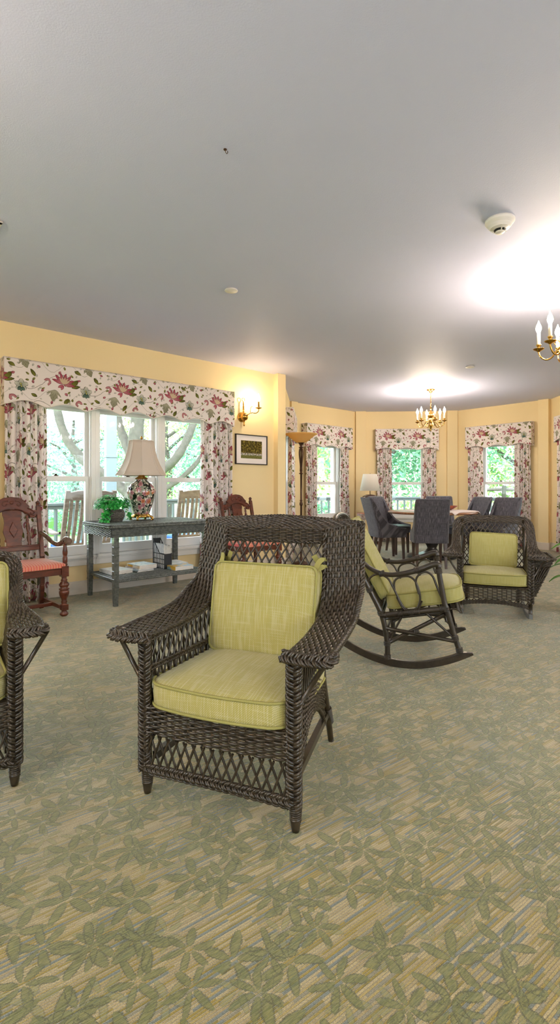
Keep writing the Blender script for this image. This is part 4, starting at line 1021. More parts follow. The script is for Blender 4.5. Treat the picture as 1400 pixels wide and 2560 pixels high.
for y in (0, WD):
    m = MB(); t = np.linspace(-.50, .425, 40); z = skid_z(t); h = np.where(t > .36, .044 * np.sqrt(np.clip((.432 - t) / .072, 0.05, 1)), .044)
    sl = (t - .03) / .68; nx = -sl / np.sqrt(1 + sl ** 2); nz = 1 / np.sqrt(1 + sl ** 2)
    G = np.stack([np.stack([t + nx * h * b, np.full(40, y + a), z + nz * h * b], 1) for a, b in ((-.014, 0), (.014, 0), (.014, 1), (-.014, 1))], 1)
    m.grid(G, cv=True, smooth=False); m.ngon(G[0]); m.ngon(G[-1][::-1]); m.build('runner', M_BENT, R, bevel=.004)
    ins = .012 if y == 0 else -.012
    m = MB(); rail(m, [(.222, .632), (.258, .424), (.275, .370), (.322, .201), (.352, .118)], .0165, y=y)
    for (p, ax) in (((.27, y, .373), (.2, 0, -1)), ((.345, y, .135), (.2, 0, -1)), ((.321, y, .205), (.2, 0, -1)), ((.228, y, .60), (.15, 0, -1))): wrapring(m, p, ax, .018, 5)
    m.build('front_post', M_BENT, R)
    m = MB(); rail(m, [(-.407, .88), (-.33, .745), (-.241, .575), (-.177, .45), (-.12, .338), (-.092, .244), (-.077, .138), (-.076, .045)], .017, 40, y=y)
    for (p, ax) in (((-.116, y, .325), (.3, 0, -1)), ((-.078, y, .14), (.1, 0, -1)), ((-.076, y, .06), (0, 0, -1)), ((-.185, y, .465), (.5, 0, -1))): wrapring(m, p, ax, .0185, 5)
    m.build('rear_post', M_BENT, R)
    m = MB(); P = rail(m, [(-.30, .69), (-.235, .641), (-.17, .594), (-.107, .570), (-.04, .566), (.048, .583), (.139, .614), (.195, .638), (.226, .640), (.230, .625)], np.interp(np.linspace(0, 1, 50), [0, .5, .8, 1], [.013, .015, .0185, .0185]), 50, y=y)
    for p in ((-.11, y, .570), (.10, y, .600)): wrapring(m, p, (1, 0, .2), .0175, 6)
    m.build('arm', M_BENT, R)
    m = MB()
    rail(m, [(-.20, .46), (-.188, .53), (-.155, .560), (-.118, .563), (-.072, .54), (-.039, .483), (.002, .40), (.030, .362), (.065, .348), (.100, .365), (.119, .416), (.114, .47), (.092, .53), (.062, .556), (.029, .560), (-.012, .548), (-.035, .52), (-.032, .475)], .0068, 70, y=y, sides=7)
    rail(m, [(.112, .455), (.094, .53), (.112, .572), (.151, .592), (.190, .570), (.216, .509), (.240, .45), (.258, .41)], .0068, 36, y=y, sides=7)
    rail(m, [(-.02, .43), (.012, .372), (.040, .345), (.068, .336), (.105, .352), (.130, .415)], .006, 24, y=y, sides=7)
    m.build('arm_loops', M_BENT, R)
    m = MB(); rail(m, [(-.114, .312), (.08, .346), (.272, .378)], .017, 12, y=y); rail(m, [(-.10, .285), (.275, .352)], .010, 8, y=y + ins * 2)
    for p in (-.10, .0, .065, .10, .25): wrapring(m, (p, y, .331 + .173 * p), (1, 0, .17), .0185, 6)
    m.build('seat_rail', M_BENT, R)
    m = MB(); rail(m, [(-.074, .14), (.262, .337)], .0125, 8, y=y + ins); rail(m, [(-.085, .235), (.323, .186)], .0115, 8, y=y - ins * .4)
    rail(m, [(.017, .322), (-.067, .158)], .007, 8, y=y); rail(m, [(.150, .345), (.305, .212)], .007, 8, y=y)
    wrapring(m, (.10, y, .225), (1, 0, .3), .015, 5); m.build('cross_brace', M_BENT, R)
m = MB(); rail(m, [(-.405, 0, .875), (-.415, .06, .900), (-.420, .16, .914), (-.421, .275, .918), (-.420, .39, .914), (-.415, .49, .900), (-.405, .55, .875)], .016, 40); m.build('crest_rail', M_BENT, R)
m = MB()
for k in range(9):
    y = .05 + .45 * k / 8; rail(m, [(-.412, y, .90), (-.33, y, .735), (-.185, y, .45), (-.118, y, .325)], .007, 20, sides=6)
for x, z in ((-.118, .325), (.272, .372), (-.185, .455), (-.084, .20)): m.tube([(x, 0, z), (x, WD, z)], .012, 8)
for k in range(6): m.tube([(-.10 + .068 * k, .0, .325 + .0118 * k), (-.10 + .068 * k, WD, .325 + .0118 * k)], .006, 6)
m.build('back_and_seat_canes', M_BENT, R)
m = MB(); a = np.linspace(.2 * PI, 1.55 * PI, 30)
for k in range(5):
    rr = .050 - .007 * k
    for y in (.06 + .0 * k,): pass
    m.grid(np.stack([np.stack([.315 + rr * np.cos(a), np.full(30, yy), .322 + rr * np.sin(a)], 1) for yy in (.03, WD - .03)], 1)) if k == 0 else None
for k in range(16):
    y = .03 + (WD - .06) * k / 15; m.tube(np.stack([.315 + .050 * np.cos(a), np.full(30, y), .322 + .050 * np.sin(a)], 1), .006, 6)
for k in range(8):
    q = a[0] + (a[-1] - a[0]) * k / 7; m.tube([(.315 + .054 * math.cos(q), .02, .322 + .054 * math.sin(q)), (.315 + .054 * math.cos(q), WD - .02, .322 + .054 * math.sin(q))], .0055, 6)
m.build('rolled_front_apron', M_BENT, R)
sa = math.atan2(.065, .375)
Q = Rz(PI / 2) @ np.eye(3)
def rloc(x, y, z): return (RO[0] + x * .965 + y * .263, RO[1] - x * .263 + y * .965, z)
# cushion local: width along rocker y, depth along x (front = +x)
Mseat = Ry(-sa) @ np.array([[0, -1, 0], [1, 0, 0], [0, 0, 1]], float)
cushion('seat_cushion', 'thick lime seat cushion in the bent-rattan rocking chair', 'cushion', M_CUSH2, .50, .45, .085, rloc(.135, .275, .425), RA, M=Mseat, r=.075, crown=.04, bow=.02)
ba = math.atan2(.58, -.31)
Mb = np.stack([np.array([0, 1, 0]), np.array([-.47, 0, .883]), np.array([.883, 0, .47])], 1)
cushion('back_cushion', 'lime back cushion leaning in the bent-rattan rocking chair', 'cushion', M_CUSH2, .46, .53, .06, rloc(-.215, .275, .645), RA, M=Mb, r=.04, crown=.022, bow=0)

# ------------------------------------------------------------------ wicker console table
def tpt(s, n, z=0): return wpt('left', s, n, z)
TS, TN, TA = -2.235, .462, wrot('left')
T = thing('wicker_console_table', 'charcoal painted wicker console table under the wide window', 'table', tpt(TS, TN), TA)
hw, hd = .545, .362; zt = .755
def flat(x0, x1, y0, y1, z): return lambda U, V: np.stack([x0 + (x1 - x0) * U, y0 + (y1 - y0) * V, z + 0 * U], -1)
m = MB(); weave(m, flat(-hw, hw, -hd, hd, zt - .004), 64, 36, .0046, sp=4, sides=5); m.box2((-hw + .01, -hd + .01, zt - .03), (hw - .01, hd - .01, zt - .012))
tp = m.build('tabletop', M_WICK_T, T)
m = MB(); L = rrect(2 * hw, 2 * hd, .03, 5); P = np.column_stack([L, np.full(len(L), zt - .012)]); P = np.vstack([P, P[:1]])
Nn = unit(np.column_stack([P[:, 0] / hw ** 2 * np.abs(P[:, 0] / hw) ** 8, P[:, 1] / hd ** 2 * np.abs(P[:, 1] / hd) ** 8, np.full(len(P), .1)])); braid(m, resample(P, 200), resample(Nn, 200), .030, .006, .0050, .05)
m.build('braided_edge', M_WICK_T, tp)
m = MB()
for (a, b) in (((-hw + .015, -hd + .015), (hw - .015, -hd + .015)), ((hw - .015, -hd + .015), (hw - .015, hd - .015)), ((hw - .015, hd - .015), (-hw + .015, hd - .015)), ((-hw + .015, hd - .015), (-hw + .015, -hd + .015))):
    a = np.array(a); b = np.array(b); Lk = np.linalg.norm(b - a)
    weave(m, lambda U, V, a=a, b=b: np.stack([a[0] + (b[0] - a[0]) * U, a[1] + (b[1] - a[1]) * U, .64 + (zt - .028 - .64) * V], -1), 10, int(Lk / .032), .0050)
m.box2((-hw + .025, -hd + .025, .655), (hw - .025, hd - .025, .72)); m.build('apron', M_WICK_T, T)
for sx in (-1, 1):
    for sy in (-1, 1):
        m = MB(); x, y = sx * (hw - .06), sy * (hd - .04); P = [(x, y, .66), (x, y, .24), (x, y, 0)]
        m.lathe([(.026, 0), (.030, .10), (.034, .24), (.034, .66)], (x, y, 0), 4, rot=PI / 4, smooth=False)
        for k in range(7): zz = .17 + k * .075; m.lathe([(.0345, 0), (.0365, .002), (.0365, .007), (.0345, .009)], (x, y, zz), 4, rot=PI / 4, smooth=False)
        m.build('leg', M_WICK_T, T)
m = MB(); weave(m, flat(-hw + .06, hw - .06, -hd + .06, hd - .06, .235), 46, 30, .0046, sp=4, sides=5); m.box2((-hw + .06, -hd + .06, .215), (hw - .06, hd - .06, .229))
for (a, b) in (((-hw + .06, -hd + .06), (hw - .06, -hd + .06)), ((-hw + .06, hd - .06), (hw - .06, hd - .06))): braid(m, np.array([(*a, .228), (*b, .228)]), np.array([0, np.sign(a[1]), 0.]), .026, .005, .0048, .05)
for sx in (-1, 1): braid(m, np.array([(sx * (hw - .06), -hd + .06, .228), (sx * (hw - .06), hd - .06, .228)]), np.array([sx, 0., 0]), .026, .005, .0048, .05)
m.build('shelf', M_WICK_T, T)

# table lamp
LS, LN = -2.235, .30
lp = thing('table_lamp', 'black floral porcelain urn lamp with tall panelled beige shade on the console', 'table lamp', tpt(LS, LN, .757), TA)
m = MB(); m.lathe([(0, .03), (.10, .03), (.105, .045), (.085, .055), (.09, .065), (0, .065)], segs=32)
for k in range(4):
    a = k * PI / 2 + PI / 4; m.tube(spline([(.075 * math.cos(a), .075 * math.sin(a), .05), (.115 * math.cos(a), .115 * math.sin(a), .03), (.12 * math.cos(a), .12 * math.sin(a), .008), (.105 * math.cos(a), .105 * math.sin(a), .006)], 10), [.014] * 5 + [.011] * 5, 8)
m.build('brass_base', M_BRASS, lp)
m = MB(); m.lathe([(0, .062), (.078, .062), (.084, .075), (.098, .12), (.122, .19), (.142, .265), (.148, .31), (.140, .35), (.112, .385), (.078, .405), (.062, .418), (.058, .435), (.066, .442), (0, .443)], segs=40); m.build('urn', M_URN, lp)
m = MB(); m.lathe([(.070, .438), (.066, .446), (.04, .462), (.026, .485), (.010, .492), (.010, .52), (0, .52)], segs=24); m.lathe([(0, .86), (.006, .86), (.012, .868), (.014, .88), (.008, .892), (0, .90)], segs=14); m.tube([(0, 0, .50), (0, 0, .56)], .006, 8)
a = np.linspace(0, PI, 20); m.tube(np.stack([.06 * np.sin(2 * a / 2) * np.cos(a * 0), np.zeros(20), .55 + .30 * (a / PI)], 1), .0025, 6); m.tube(np.stack([-.06 * np.sin(a), np.zeros(20), .55 + .30 * (a / PI)], 1), .0025, 6)
m.build('neck_and_harp', M_BRASS, lp)
m = MB(); prof = [(.126, .845), (.132, .80), (.145, .73), (.165, .66), (.193, .59), (.228, .53), (.262, .478)]
def panel_lathe(mb, prof, n=8, sub=6, off=0.0, rot=PI / 8):
    a = []
    for k in range(n):
        for j in range(sub): a.append((k, j / sub))
    G = []
    for r_, z in prof:
        row = []
        for k, f in a:
            p0 = np.array([math.cos(2 * PI * k / n + rot), math.sin(2 * PI * k / n + rot)]); p1 = np.array([math.cos(2 * PI * (k + 1) / n + rot), math.sin(2 * PI * (k + 1) / n + rot)])
            q = p0 + (p1 - p0) * f; bow = 1 - .035 * math.sin(PI * f); row.append(((r_ + off) * q[0] * bow, (r_ + off) * q[1] * bow, z))
        G.append(row)
    mb.grid(np.array(G), cv=True)
    return np.array(G)
G = panel_lathe(m, prof); sh = m.build('lamp_shade', M_SHADE, lp)
mo = sh.modifiers.new('Solidify', 'SOLIDIFY'); mo.thickness = .002
m = MB()
for row in (G[0], G[-1]): m.tube(row, .0035, 6, closed=True)
for k in range(0, 48, 6): m.tube(G[:, k], .003, 6)
m.build('shade_trim', simple('shade_trim', '#e4d7cc', .7), sh)
m = MB(); m.tube([(-.126, 0, .843), (.126, 0, .843)], .002, 6); m.tube([(0, -.126, .843), (0, .126, .843)], .002, 6); m.lathe([(0, .84), (.014, .84), (.014, .85), (0, .86)], segs=12); m.build('shade_spider', M_BRASS, sh)

# ivy plant in a woven basket
def leaf_cloud(mb, pts, nrm, size, lobes=5, fold=.25):
    """simple lobed leaves (one n-gon fan each)"""
    if lobes == 5: o = np.array([(0, -.1), (.32, -.38), (.28, -.08), (.62, .05), (.30, .22), (.0, .75), (-.30, .22), (-.62, .05), (-.28, -.08), (-.32, -.38)])
    else: o = np.array([(0, -.5), (.22, -.28), (.26, 0), (.16, .3), (0, .6), (-.16, .3), (-.26, 0), (-.22, -.28)])
    n = len(pts); k = len(o)
    z = unit(nrm); a = rng.normal(size=(n, 3)); x = unit(np.cross(z, a)); y = np.cross(z, x)
    sz = size * rng.uniform(.7, 1.25, n)
    V = pts[:, None] + sz[:, None, None] * (o[None, :, 0, None] * x[:, None] + o[None, :, 1, None] * y[:, None] - fold * np.abs(o[None, :, 0, None]) * z[:, None])
    mb.add(V.reshape(-1, 3), np.arange(n * k).reshape(n, k), False)
pl = thing('ivy_plant', 'bushy green ivy in a round woven basket beside the tall-shaded lamp', 'plant', tpt(-2.54, .33, .757), TA)
m = MB(); prof = np.array([(.055, .0), (.075, .015), (.092, .05), (.095, .085), (.082, .115), (.072, .125)])
def Sb(U, V):
    z = np.interp(V, np.linspace(0, 1, 6), prof[:, 1]); r_ = np.interp(V, np.linspace(0, 1, 6), prof[:, 0]); return np.stack([r_ * np.cos(2 * PI * U), r_ * np.sin(2 * PI * U), z], -1)
weave(m, Sb, 15, 26, .0045, sp=4, sides=5); m.lathe([(0, .002), (.054, .002), (.074, .016), (.09, .05), (.092, .085), (.078, .113), (0, .10)], segs=20); m.build('basket', wicker('woven_basket', '#4a4742', '#77726a'), pl)
n = 520; d = unit(rng.normal(size=(n, 3))); d[:, 2] = np.abs(d[:, 2]) * 1.0 - .25; d = unit(d); rr = rng.uniform(.55, 1, n) ** .5
P = np.stack([-.025 + d[:, 0] * .19 * rr, d[:, 1] * .15 * rr, .165 + d[:, 2] * .125 * rr], 1)
n2 = 110; q = rng.uniform(0, 1, n2); P2 = np.stack([-.10 - .07 * q + rng.normal(0, .018, n2), -.06 - .05 * q + rng.normal(0, .02, n2), .12 - .12 * q + rng.normal(0, .012, n2)], 1); P2[:, 2] = np.maximum(P2[:, 2], .012)
P3 = np.stack([.12 + .03 * rng.uniform(0, 1, 30), rng.normal(-.03, .03, 30), rng.uniform(.02, .12, 30)], 1)
m = MB(); leaf_cloud(m, np.vstack([P, P2, P3]), np.vstack([d + np.array([0, 0, .6]), rng.normal(size=(n2, 3)) * .5 + np.array([-.4, -.5, .7]), rng.normal(size=(30, 3)) * .5 + np.array([.5, -.5, .5])]), .029); m.build('foliage', M_IVY, pl)
m = MB()
for k in range(26):
    e = P[k * 5]; m.tube(spline([(0, 0, .10), (e[0] * .5, e[1] * .5, .14 + .3 * (e[2] - .1)), e], 6), .0015, 4)
m.build('stems', M_PLANT, pl)

# papers, magazines and file box on the lower shelf
def magazine(label, s, n, z, w, d, h, rot, cov, group='magazines on the console shelf', name='magazine'):
    r = thing(name, label, 'magazine', tpt(s, n, z), TA + rot, group)
    m = MB(); m.box2((-w / 2 + .002, -d / 2 + .002, .0012), (w / 2 - .002, d / 2 - .002, h - .0012)); m.build('pages', M_PAPER, r)
    m = MB(); m.box2((-w / 2, -d / 2, 0), (w / 2, d / 2, .0012)); m.box2((-w / 2, -d / 2, h - .0012), (w / 2, d / 2, h)); m.box2((-w / 2, -d / 2, 0), (-w / 2 + .0015, d / 2, h)); m.build('cover', cov, r)
def cover(name, c1, c2, sc=18):
    g = NT(name); f = g.noise(g.coord(), sc, 2); g.bsdf(g.ramp(f, [(.42, S2L(c1)), (.56, S2L(c2))]), .35, 0, .5); return g.m
cw = cover('white_cover', '#f4f2f0', '#dfe0e2'); cy_ = cover('yellow_border_cover', '#f0e9dc', '#e7b53f', 9); cb = cover('blue_grey_cover', '#9fb3c2', '#d7dfe4'); cg = cover('grey_cover', '#6b6f74', '#b9bcc0'); cr_ = cover('pale_cover', '#ece6e2', '#c9bfc1')
SZ = .2405
z = SZ
for k, (lb, w, d, h, ro, cv) in enumerate((('white magazine at the bottom of the far left pile on the shelf', .22, .29, .022, .05, cw), ('white magazine on top of the far left pile on the shelf', .215, .28, .012, .12, cw))):
    magazine(lb, -2.53, .34, z, w, d, h, ro, cv); z += h + .0006
z = SZ
for k, (lb, w, d, h, ro, cv, ds) in enumerate((('grey magazine at the bottom of the middle pile', .21, .28, .010, .2, cg, -.02), ('pale blue magazine second from the bottom of the middle pile', .22, .28, .012, .32, cb, -.03), ('pale magazine in the middle of the middle pile', .21, .27, .012, .1, cr_, .02), ('yellow-bordered magazine second from top of the middle pile', .20, .26, .022, .08, cy_, .03), ('white and blue magazine on top of the middle pile', .20, .26, .006, .1, cover('white_blue_cover', '#f2f0ea', '#bcd0dc'), .03))):
    magazine(lb, -2.29 + ds, .36, z, w, d, h, ro, cv); z += h + .0006
z = SZ
for k, (lb, w, d, h, ro, cv, ds) in enumerate((('grey magazine at the bottom of the right pile', .25, .30, .012, -.1, cg, 0), ('pale magazine in the right pile', .24, .29, .010, -.02, cr_, .01), ('white magazine in the right pile under the top one', .24, .30, .014, .06, cw, .0), ('white magazine on top of the right pile', .23, .28, .009, -.05, cw, .01))):
    magazine(lb, -1.91 + ds, .36, z, w, d, h, ro, cv); z += h + .0006
magazine('yellow and blue magazine lying behind the right pile', -1.93, .58, SZ, .22, .18, .04, .02, cover('yellow_blue_cover', '#e9b93c', '#7fa9c4', 10))
fb = thing('magazine_file', 'black slatted magazine file standing between the piles on the shelf', 'file holder', tpt(-2.03, .37, SZ), TA + .0)
m = MB(); m.box2((-.044, -.13, 0), (.044, .13, .004)); m.box2((-.044, -.13, 0), (.044, -.126, .16)); m.box2((-.044, .126, 0), (.044, .13, .31)); m.build('base_and_ends', M_BLACKPL, fb)
for sx in (-1, 1):
    m = MB(); x = sx * .0425
    for k in range(8):
        y = -.128 + .256 * k / 7; top = .16 + max(0, (y + .02)) / .15 * .15; m.bar((x, y, 0), (x, y, min(top, .31)), .003, .007, (0, 1, 0))
    for zz in (.05, .10, .155): m.bar((x, -.13, zz), (x, .13, zz), .003, .007)
    m.bar((x, -.02, .16), (x, .13, .31), .004, .009); m.bar((x, -.13, .16), (x, -.02, .16), .004, .009); m.build('slatted_side', M_BLACKPL, fb)
for k, (x, h, cv) in enumerate(((-.033, .255, cw), (-.0165, .245, cg), (.0, .25, cw), (.0165, .235, cr_), (.033, .24, cw))):
    r = thing('magazine', 'magazine filed upright in the black slatted file, %s from the left' % ('first', 'second', 'third', 'fourth', 'fifth')[k], 'magazine', tpt(-2.03 + x, .37, SZ + .005), TA, 'magazines in the file holder')
    m = MB(); m.box2((-.0065, -.115, 0), (.0065, .115, h)); m.build('pages', M_PAPER, r); m = MB(); m.box2((-.0078, -.116, 0), (-.0065, .116, h + .001)); m.box2((.0065, -.116, 0), (.0078, .116, h + .001)); m.build('cover', cv, r)
# ------------------------------------------------------------------ carved mahogany armchairs
def carved_chair(label, loc, rotz):
    R = thing('carved_armchair', label, 'armchair', loc, rotz, 'carved mahogany armchairs')
    hw, dp, sh = .29, .46, .43   # half width, depth, rail top
    TURN = [(0, 0), (.022, 0), (.034, .012), (.036, .022), (.026, .034), (.020, .045), (.024, .052)]
    VASE = [(.024, .10), (.020, .112), (.026, .122), (.020, .132), (.024, .15), (.036, .175), (.041, .20), (.040, .215), (.030, .222), (.042, .228), (.042, .236), (.028, .242), (.040, .262), (.042, .272), (.030, .29), (.022, .30), (.028, .308), (.020, .32), (.022, .34)]
    for sx in (-1, 1):
        m = MB(); x, y = sx * (hw - .03), -dp / 2 + .03
        m.lathe(TURN, (x, y, 0), 18); m.box2((x - .027, y - .027, .052), (x + .027, y + .027, .10)); m.lathe(VASE, (x, y, 0), 20); m.box2((x - .029, y - .029, .34), (x + .029, y + .029, sh)); m.build('front_leg', M_MAHOG, R)
        m = MB(); a = (sx * (hw - .065), dp / 2 - .02)
        for (p0, p1) in (((a[0], a[1] + .03, 0), (a[0], a[1], .22)), ((a[0], a[1], .22), (a[0], a[1], .47)), ((a[0], a[1], .47), (a[0], a[1] + .11, .935))): m.bar(p0, p1, .036, .036, (0, 1, 0))
        m.lathe([(0, 0), (.016, 0), (.020, .008), (.013, .014), (.020, .024), (.021, .032), (.014, .040), (.006, .046), (0, .05)], (a[0], a[1] + .112, .935), 14); m.build('rear_post', M_MAHOG, R, bevel=.004)
        m = MB(); P = spline([(a[0], a[1] + .05, .69), (a[0] + sx * .012, a[1] - .06, .665), (a[0] + sx * .03, a[1] - .17, .615), (a[0] + sx * .04, a[1] - .27, .605), (x + sx * .02, y + .07, .635), (x + sx * .02, y + .0, .655), (x + sx * .02, y - .035, .640), (x + sx * .02, y - .045, .615)], 40)
        rr = np.interp(np.linspace(0, 1, 40), [0, .3, .6, .8, .93, 1], [.020, .020, .021, .028, .034, .020])
        m.tube(P, rr, 10); ar = m.build('arm', M_MAHOG_ARM, R)
        m = MB(); m.lathe([(.016, sh - .005), (.022, sh + .01), (.016, sh + .02), (.020, sh + .03), (.020, sh + .07), (.014, sh + .08), (.020, sh + .10), (.021, sh + .12), (.015, sh + .165), (.011, sh + .19), (.016, sh + .205)], (x + sx * .012, y + .01, 0), 16); m.build('arm_support', M_MAHOG, ar)
    m = MB()
    for (a, b) in (((-hw + .03, -dp / 2 + .03), (hw - .03, -dp / 2 + .03)), ((hw - .035, -dp / 2 + .03), (hw - .065, dp / 2 - .02)), ((-hw + .035, -dp / 2 + .03), (-hw + .045, dp / 2 - .02)), ((-hw + .045, dp / 2 - .02), (hw - .065, dp / 2 - .02))):
        d = np.array(b) - np.array(a); L = np.linalg.norm(d); ang = math.atan2(d[1], d[0]); c = (np.array(a) + np.array(b)) / 2
        m.box((*c, .392), (L, .032, .07), Rz(ang)); m.box((*c, .412), (L, .040, .012), Rz(ang))
    m.build('seat_rail', M_MAHOG, R, bevel=.003)
    m = MB()
    for sx in (-1, 1): m.box2((sx * (hw - .045) - .016, -dp / 2 + .03, .06), (sx * (hw - .045) + .016, dp / 2, .095))
    m.box2((-hw + .04, -.02, .062), (hw - .04, .015, .092)); m.build('stretcher', M_MAHOG, R, bevel=.004)
    m = MB(); L = resample(np.vstack([rrect(2 * hw - .03, dp - .01, .03, 5), rrect(2 * hw - .03, dp - .01, .03, 5)[:1]]), 81)[:-1]; G = []
    for f, z in [(1, sh - .012), (1.0, sh + .012)] + [(math.cos(q), sh + .012 + .036 * math.sin(q)) for q in np.linspace(.15, PI / 2 - .02, 9)]: G.append(np.column_stack([L * f, np.full(len(L), z)]))
    m.grid(np.array(G), cv=True); m.ngon(G[-1]); m.build('seat_pad', M_STRIPE, R)
    # leaning back assembly: local frame rises from z=.47 at y0, leaning back .11 in .465
    y0 = dp / 2 - .02; lean = math.atan2(.11, .465); M = Rx(-lean); o = np.array([0, y0, .47])
    iw = hw - .085
    m = MB(); m.box(o + M @ np.array([0, 0, .095]), (2 * iw, .028, .05), M); m.box(o + M @ np.array([0, -.008, .11]), (2 * iw, .03, .012), M); m.build('lower_back_rail', M_MAHOG, R, bevel=.003)
    top = [(-iw - .01, .40), (-iw + .02, .365), (-iw + .06, .372), (-.14, .395), (-.11, .405), (-.09, .425), (-.05, .44), (0, .443), (.05, .44), (.09, .425), (.11, .405), (.14, .395), (iw - .06, .372), (iw - .02, .365), (iw + .01, .40),
           (iw + .01, .435), (iw - .03, .435), (iw - .07, .45), (.15, .475), (.125, .50), (.10, .535), (.06, .555), (0, .563), (-.06, .555), (-.10, .535), (-.125, .50), (-.15, .475), (-iw + .07, .45), (-iw + .03, .435), (-iw - .01, .435)]
    m = MB(); m.prism([(p[0], p[1] - 0.0) for p in top], .03, M, o); cr = m.build('crest_rail', M_MAHOG, R, bevel=.006)
    m = MB()
    def carve(cx_, cz, pts, r_=.006): m.tube(spline([(o + M @ np.array([cx_ + px_, -.017, cz + pz])) for px_, pz in pts], 18), r_, 6)
    for sx in (-1, 1):
        carve(0, .49, [(sx * .03, .035), (sx * .06, .03), (sx * .075, .005), (sx * .055, -.012), (sx * .04, .005)]); carve(0, .425, [(sx * .13, .03), (sx * .16, .015), (sx * .185, -.01), (sx * .165, -.025), (sx * .15, -.01)]); carve(0, .43, [(sx * .02, .02), (sx * .06, .015), (sx * .10, -.005), (sx * .14, -.028), (sx * .18, -.045)], .005)
    m.lathe([(0, 0), (.018, 0), (.016, .006), (0, .008)], o + M @ np.array([0, -.014, .51]), 12, M=M @ Rx(PI / 2)); m.build('carving', M_MAHOG, cr)
    sp = [(-.062, .115), (-.060, .16), (-.070, .20), (-.082, .25), (-.074, .29), (-.066, .33), (-.070, .37), (-.078, .40), (-.078, .44), (.078, .44), (.078, .40), (.070, .37), (.066, .33), (.074, .29), (.082, .25), (.070, .20), (.060, .16), (.062, .115)]
    m = MB(); m.prism(sp, .018, M, o + M @ np.array([0, .004, 0])); s_ = m.build('splat', M_MAHOG, R, bevel=.003)
    m = MB(); m.prism([(0, .19), (.036, .26), (0, .335), (-.036, .26)], .012, M, o + M @ np.array([0, -.009, 0])); m.build('diamond_boss', M_MAHOG, s_, bevel=.004)
    for sx in (-1, 1):
        m = MB(); m.lathe([(.014, .118), (.016, .13), (.010, .14), (.016, .16), (.018, .19), (.010, .215), (.016, .225), (.010, .235), (.017, .27), (.016, .30), (.009, .33), (.014, .345), (.010, .36), (.012, .39)], o + M @ np.array([sx * .125, 0, 0]), 12, M=M); m.build('spindle', M_MAHOG, R)
    return R
ang = math.atan2(.714, .70)
cR_ = (-2.262, 4.583); u_ = np.array([.70, .714]); w_v = np.array([-.714, .70])
ctr = np.array(cR_) - u_ * .225 - w_v * .235
carved_chair('carved mahogany armchair with red striped seat beside the left floral curtain', (*ctr, 0), ang)
p2 = wpt('left', -.915, .50)
carved_chair('carved mahogany armchair half hidden behind the large front wicker chair', p2, wrot('left'))

# ------------------------------------------------------------------ dining set in the bay
TC = (2.28, 7.92)
T = thing('dining_table', 'round pedestal dining table in the bay under the chandelier', 'table', (*TC, 0))
m = MB(); m.lathe([(0, .70), (.66, .70), (.68, .708), (.685, .72), (.68, .733), (.66, .738), (0, .738)], segs=56); m.build('tabletop', wood('table_wood', '#8a5a3c', '#b98360', (2, 16, 2)), T)
m = MB(); m.lathe([(0, .02), (.36, .02), (.38, .03), (.37, .045), (.20, .075), (.10, .11), (.07, .15), (.085, .19), (.12, .25), (.13, .31), (.10, .38), (.065, .44), (.08, .50), (.06, .56), (.09, .64), (.16, .69), (.16, .70), (0, .70)], segs=36); m.build('pedestal', simple('dark_pedestal', '#26221f', .3, coat=.3), T)
m = MB(); m.lathe([(0, 0), (.37, 0), (.385, .012), (.37, .022), (0, .022)], segs=40); m.build('base', simple('black_base', '#1e1c1b', .35), T)
# square-ish pale cloth with drooping corners
n = 57; g = np.linspace(-1, 1, n); X, Y = np.meshgrid(g, g, indexing='ij'); hs = .50; X, Y = X * hs * .7071 - Y * hs * .7071 + .20, X * hs * .7071 + Y * hs * .7071
rr = np.hypot(X, Y); over = np.maximum(rr - .69, 0); k = np.where(rr > .69, (.69 + np.minimum(over, .03) * .8) / np.maximum(rr, 1e-6), 1)
Z = .7395 - np.where(over > 0, over * .9, 0) + .0015 * np.sin(X * 23) * np.sin(Y * 19)
P = np.stack([X * k, Y * k, Z], 2) @ Rz(-.1).T
m = MB(); m.grid(P); o = m.build('tablecloth', simple('pale_cloth', '#ecdcd6', .75, nscale=30, namt=.05), None, (*TC, 0)); mo = o.modifiers.new('Solidify', 'SOLIDIFY'); mo.thickness = .0025; mo.offset = 1
tag(o, 'pale pinkish cloth on the round dining table with a drooping corner', 'tablecloth')
b = MB(); b.lathe([(0, .006), (.05, .006), (.06, 0), (.065, .004), (.10, .022), (.145, .052), (.16, .068), (.154, .070), (.138, .054), (.095, .028), (0, .018)], segs=36)
tag(b.build('wooden_bowl', wood('bowl_wood', '#7a2f18', '#b4583a', (8, 8, 8)), None, (2.58, 8.10, .744)), 'shallow red-brown wooden bowl on the round dining table', 'bowl')

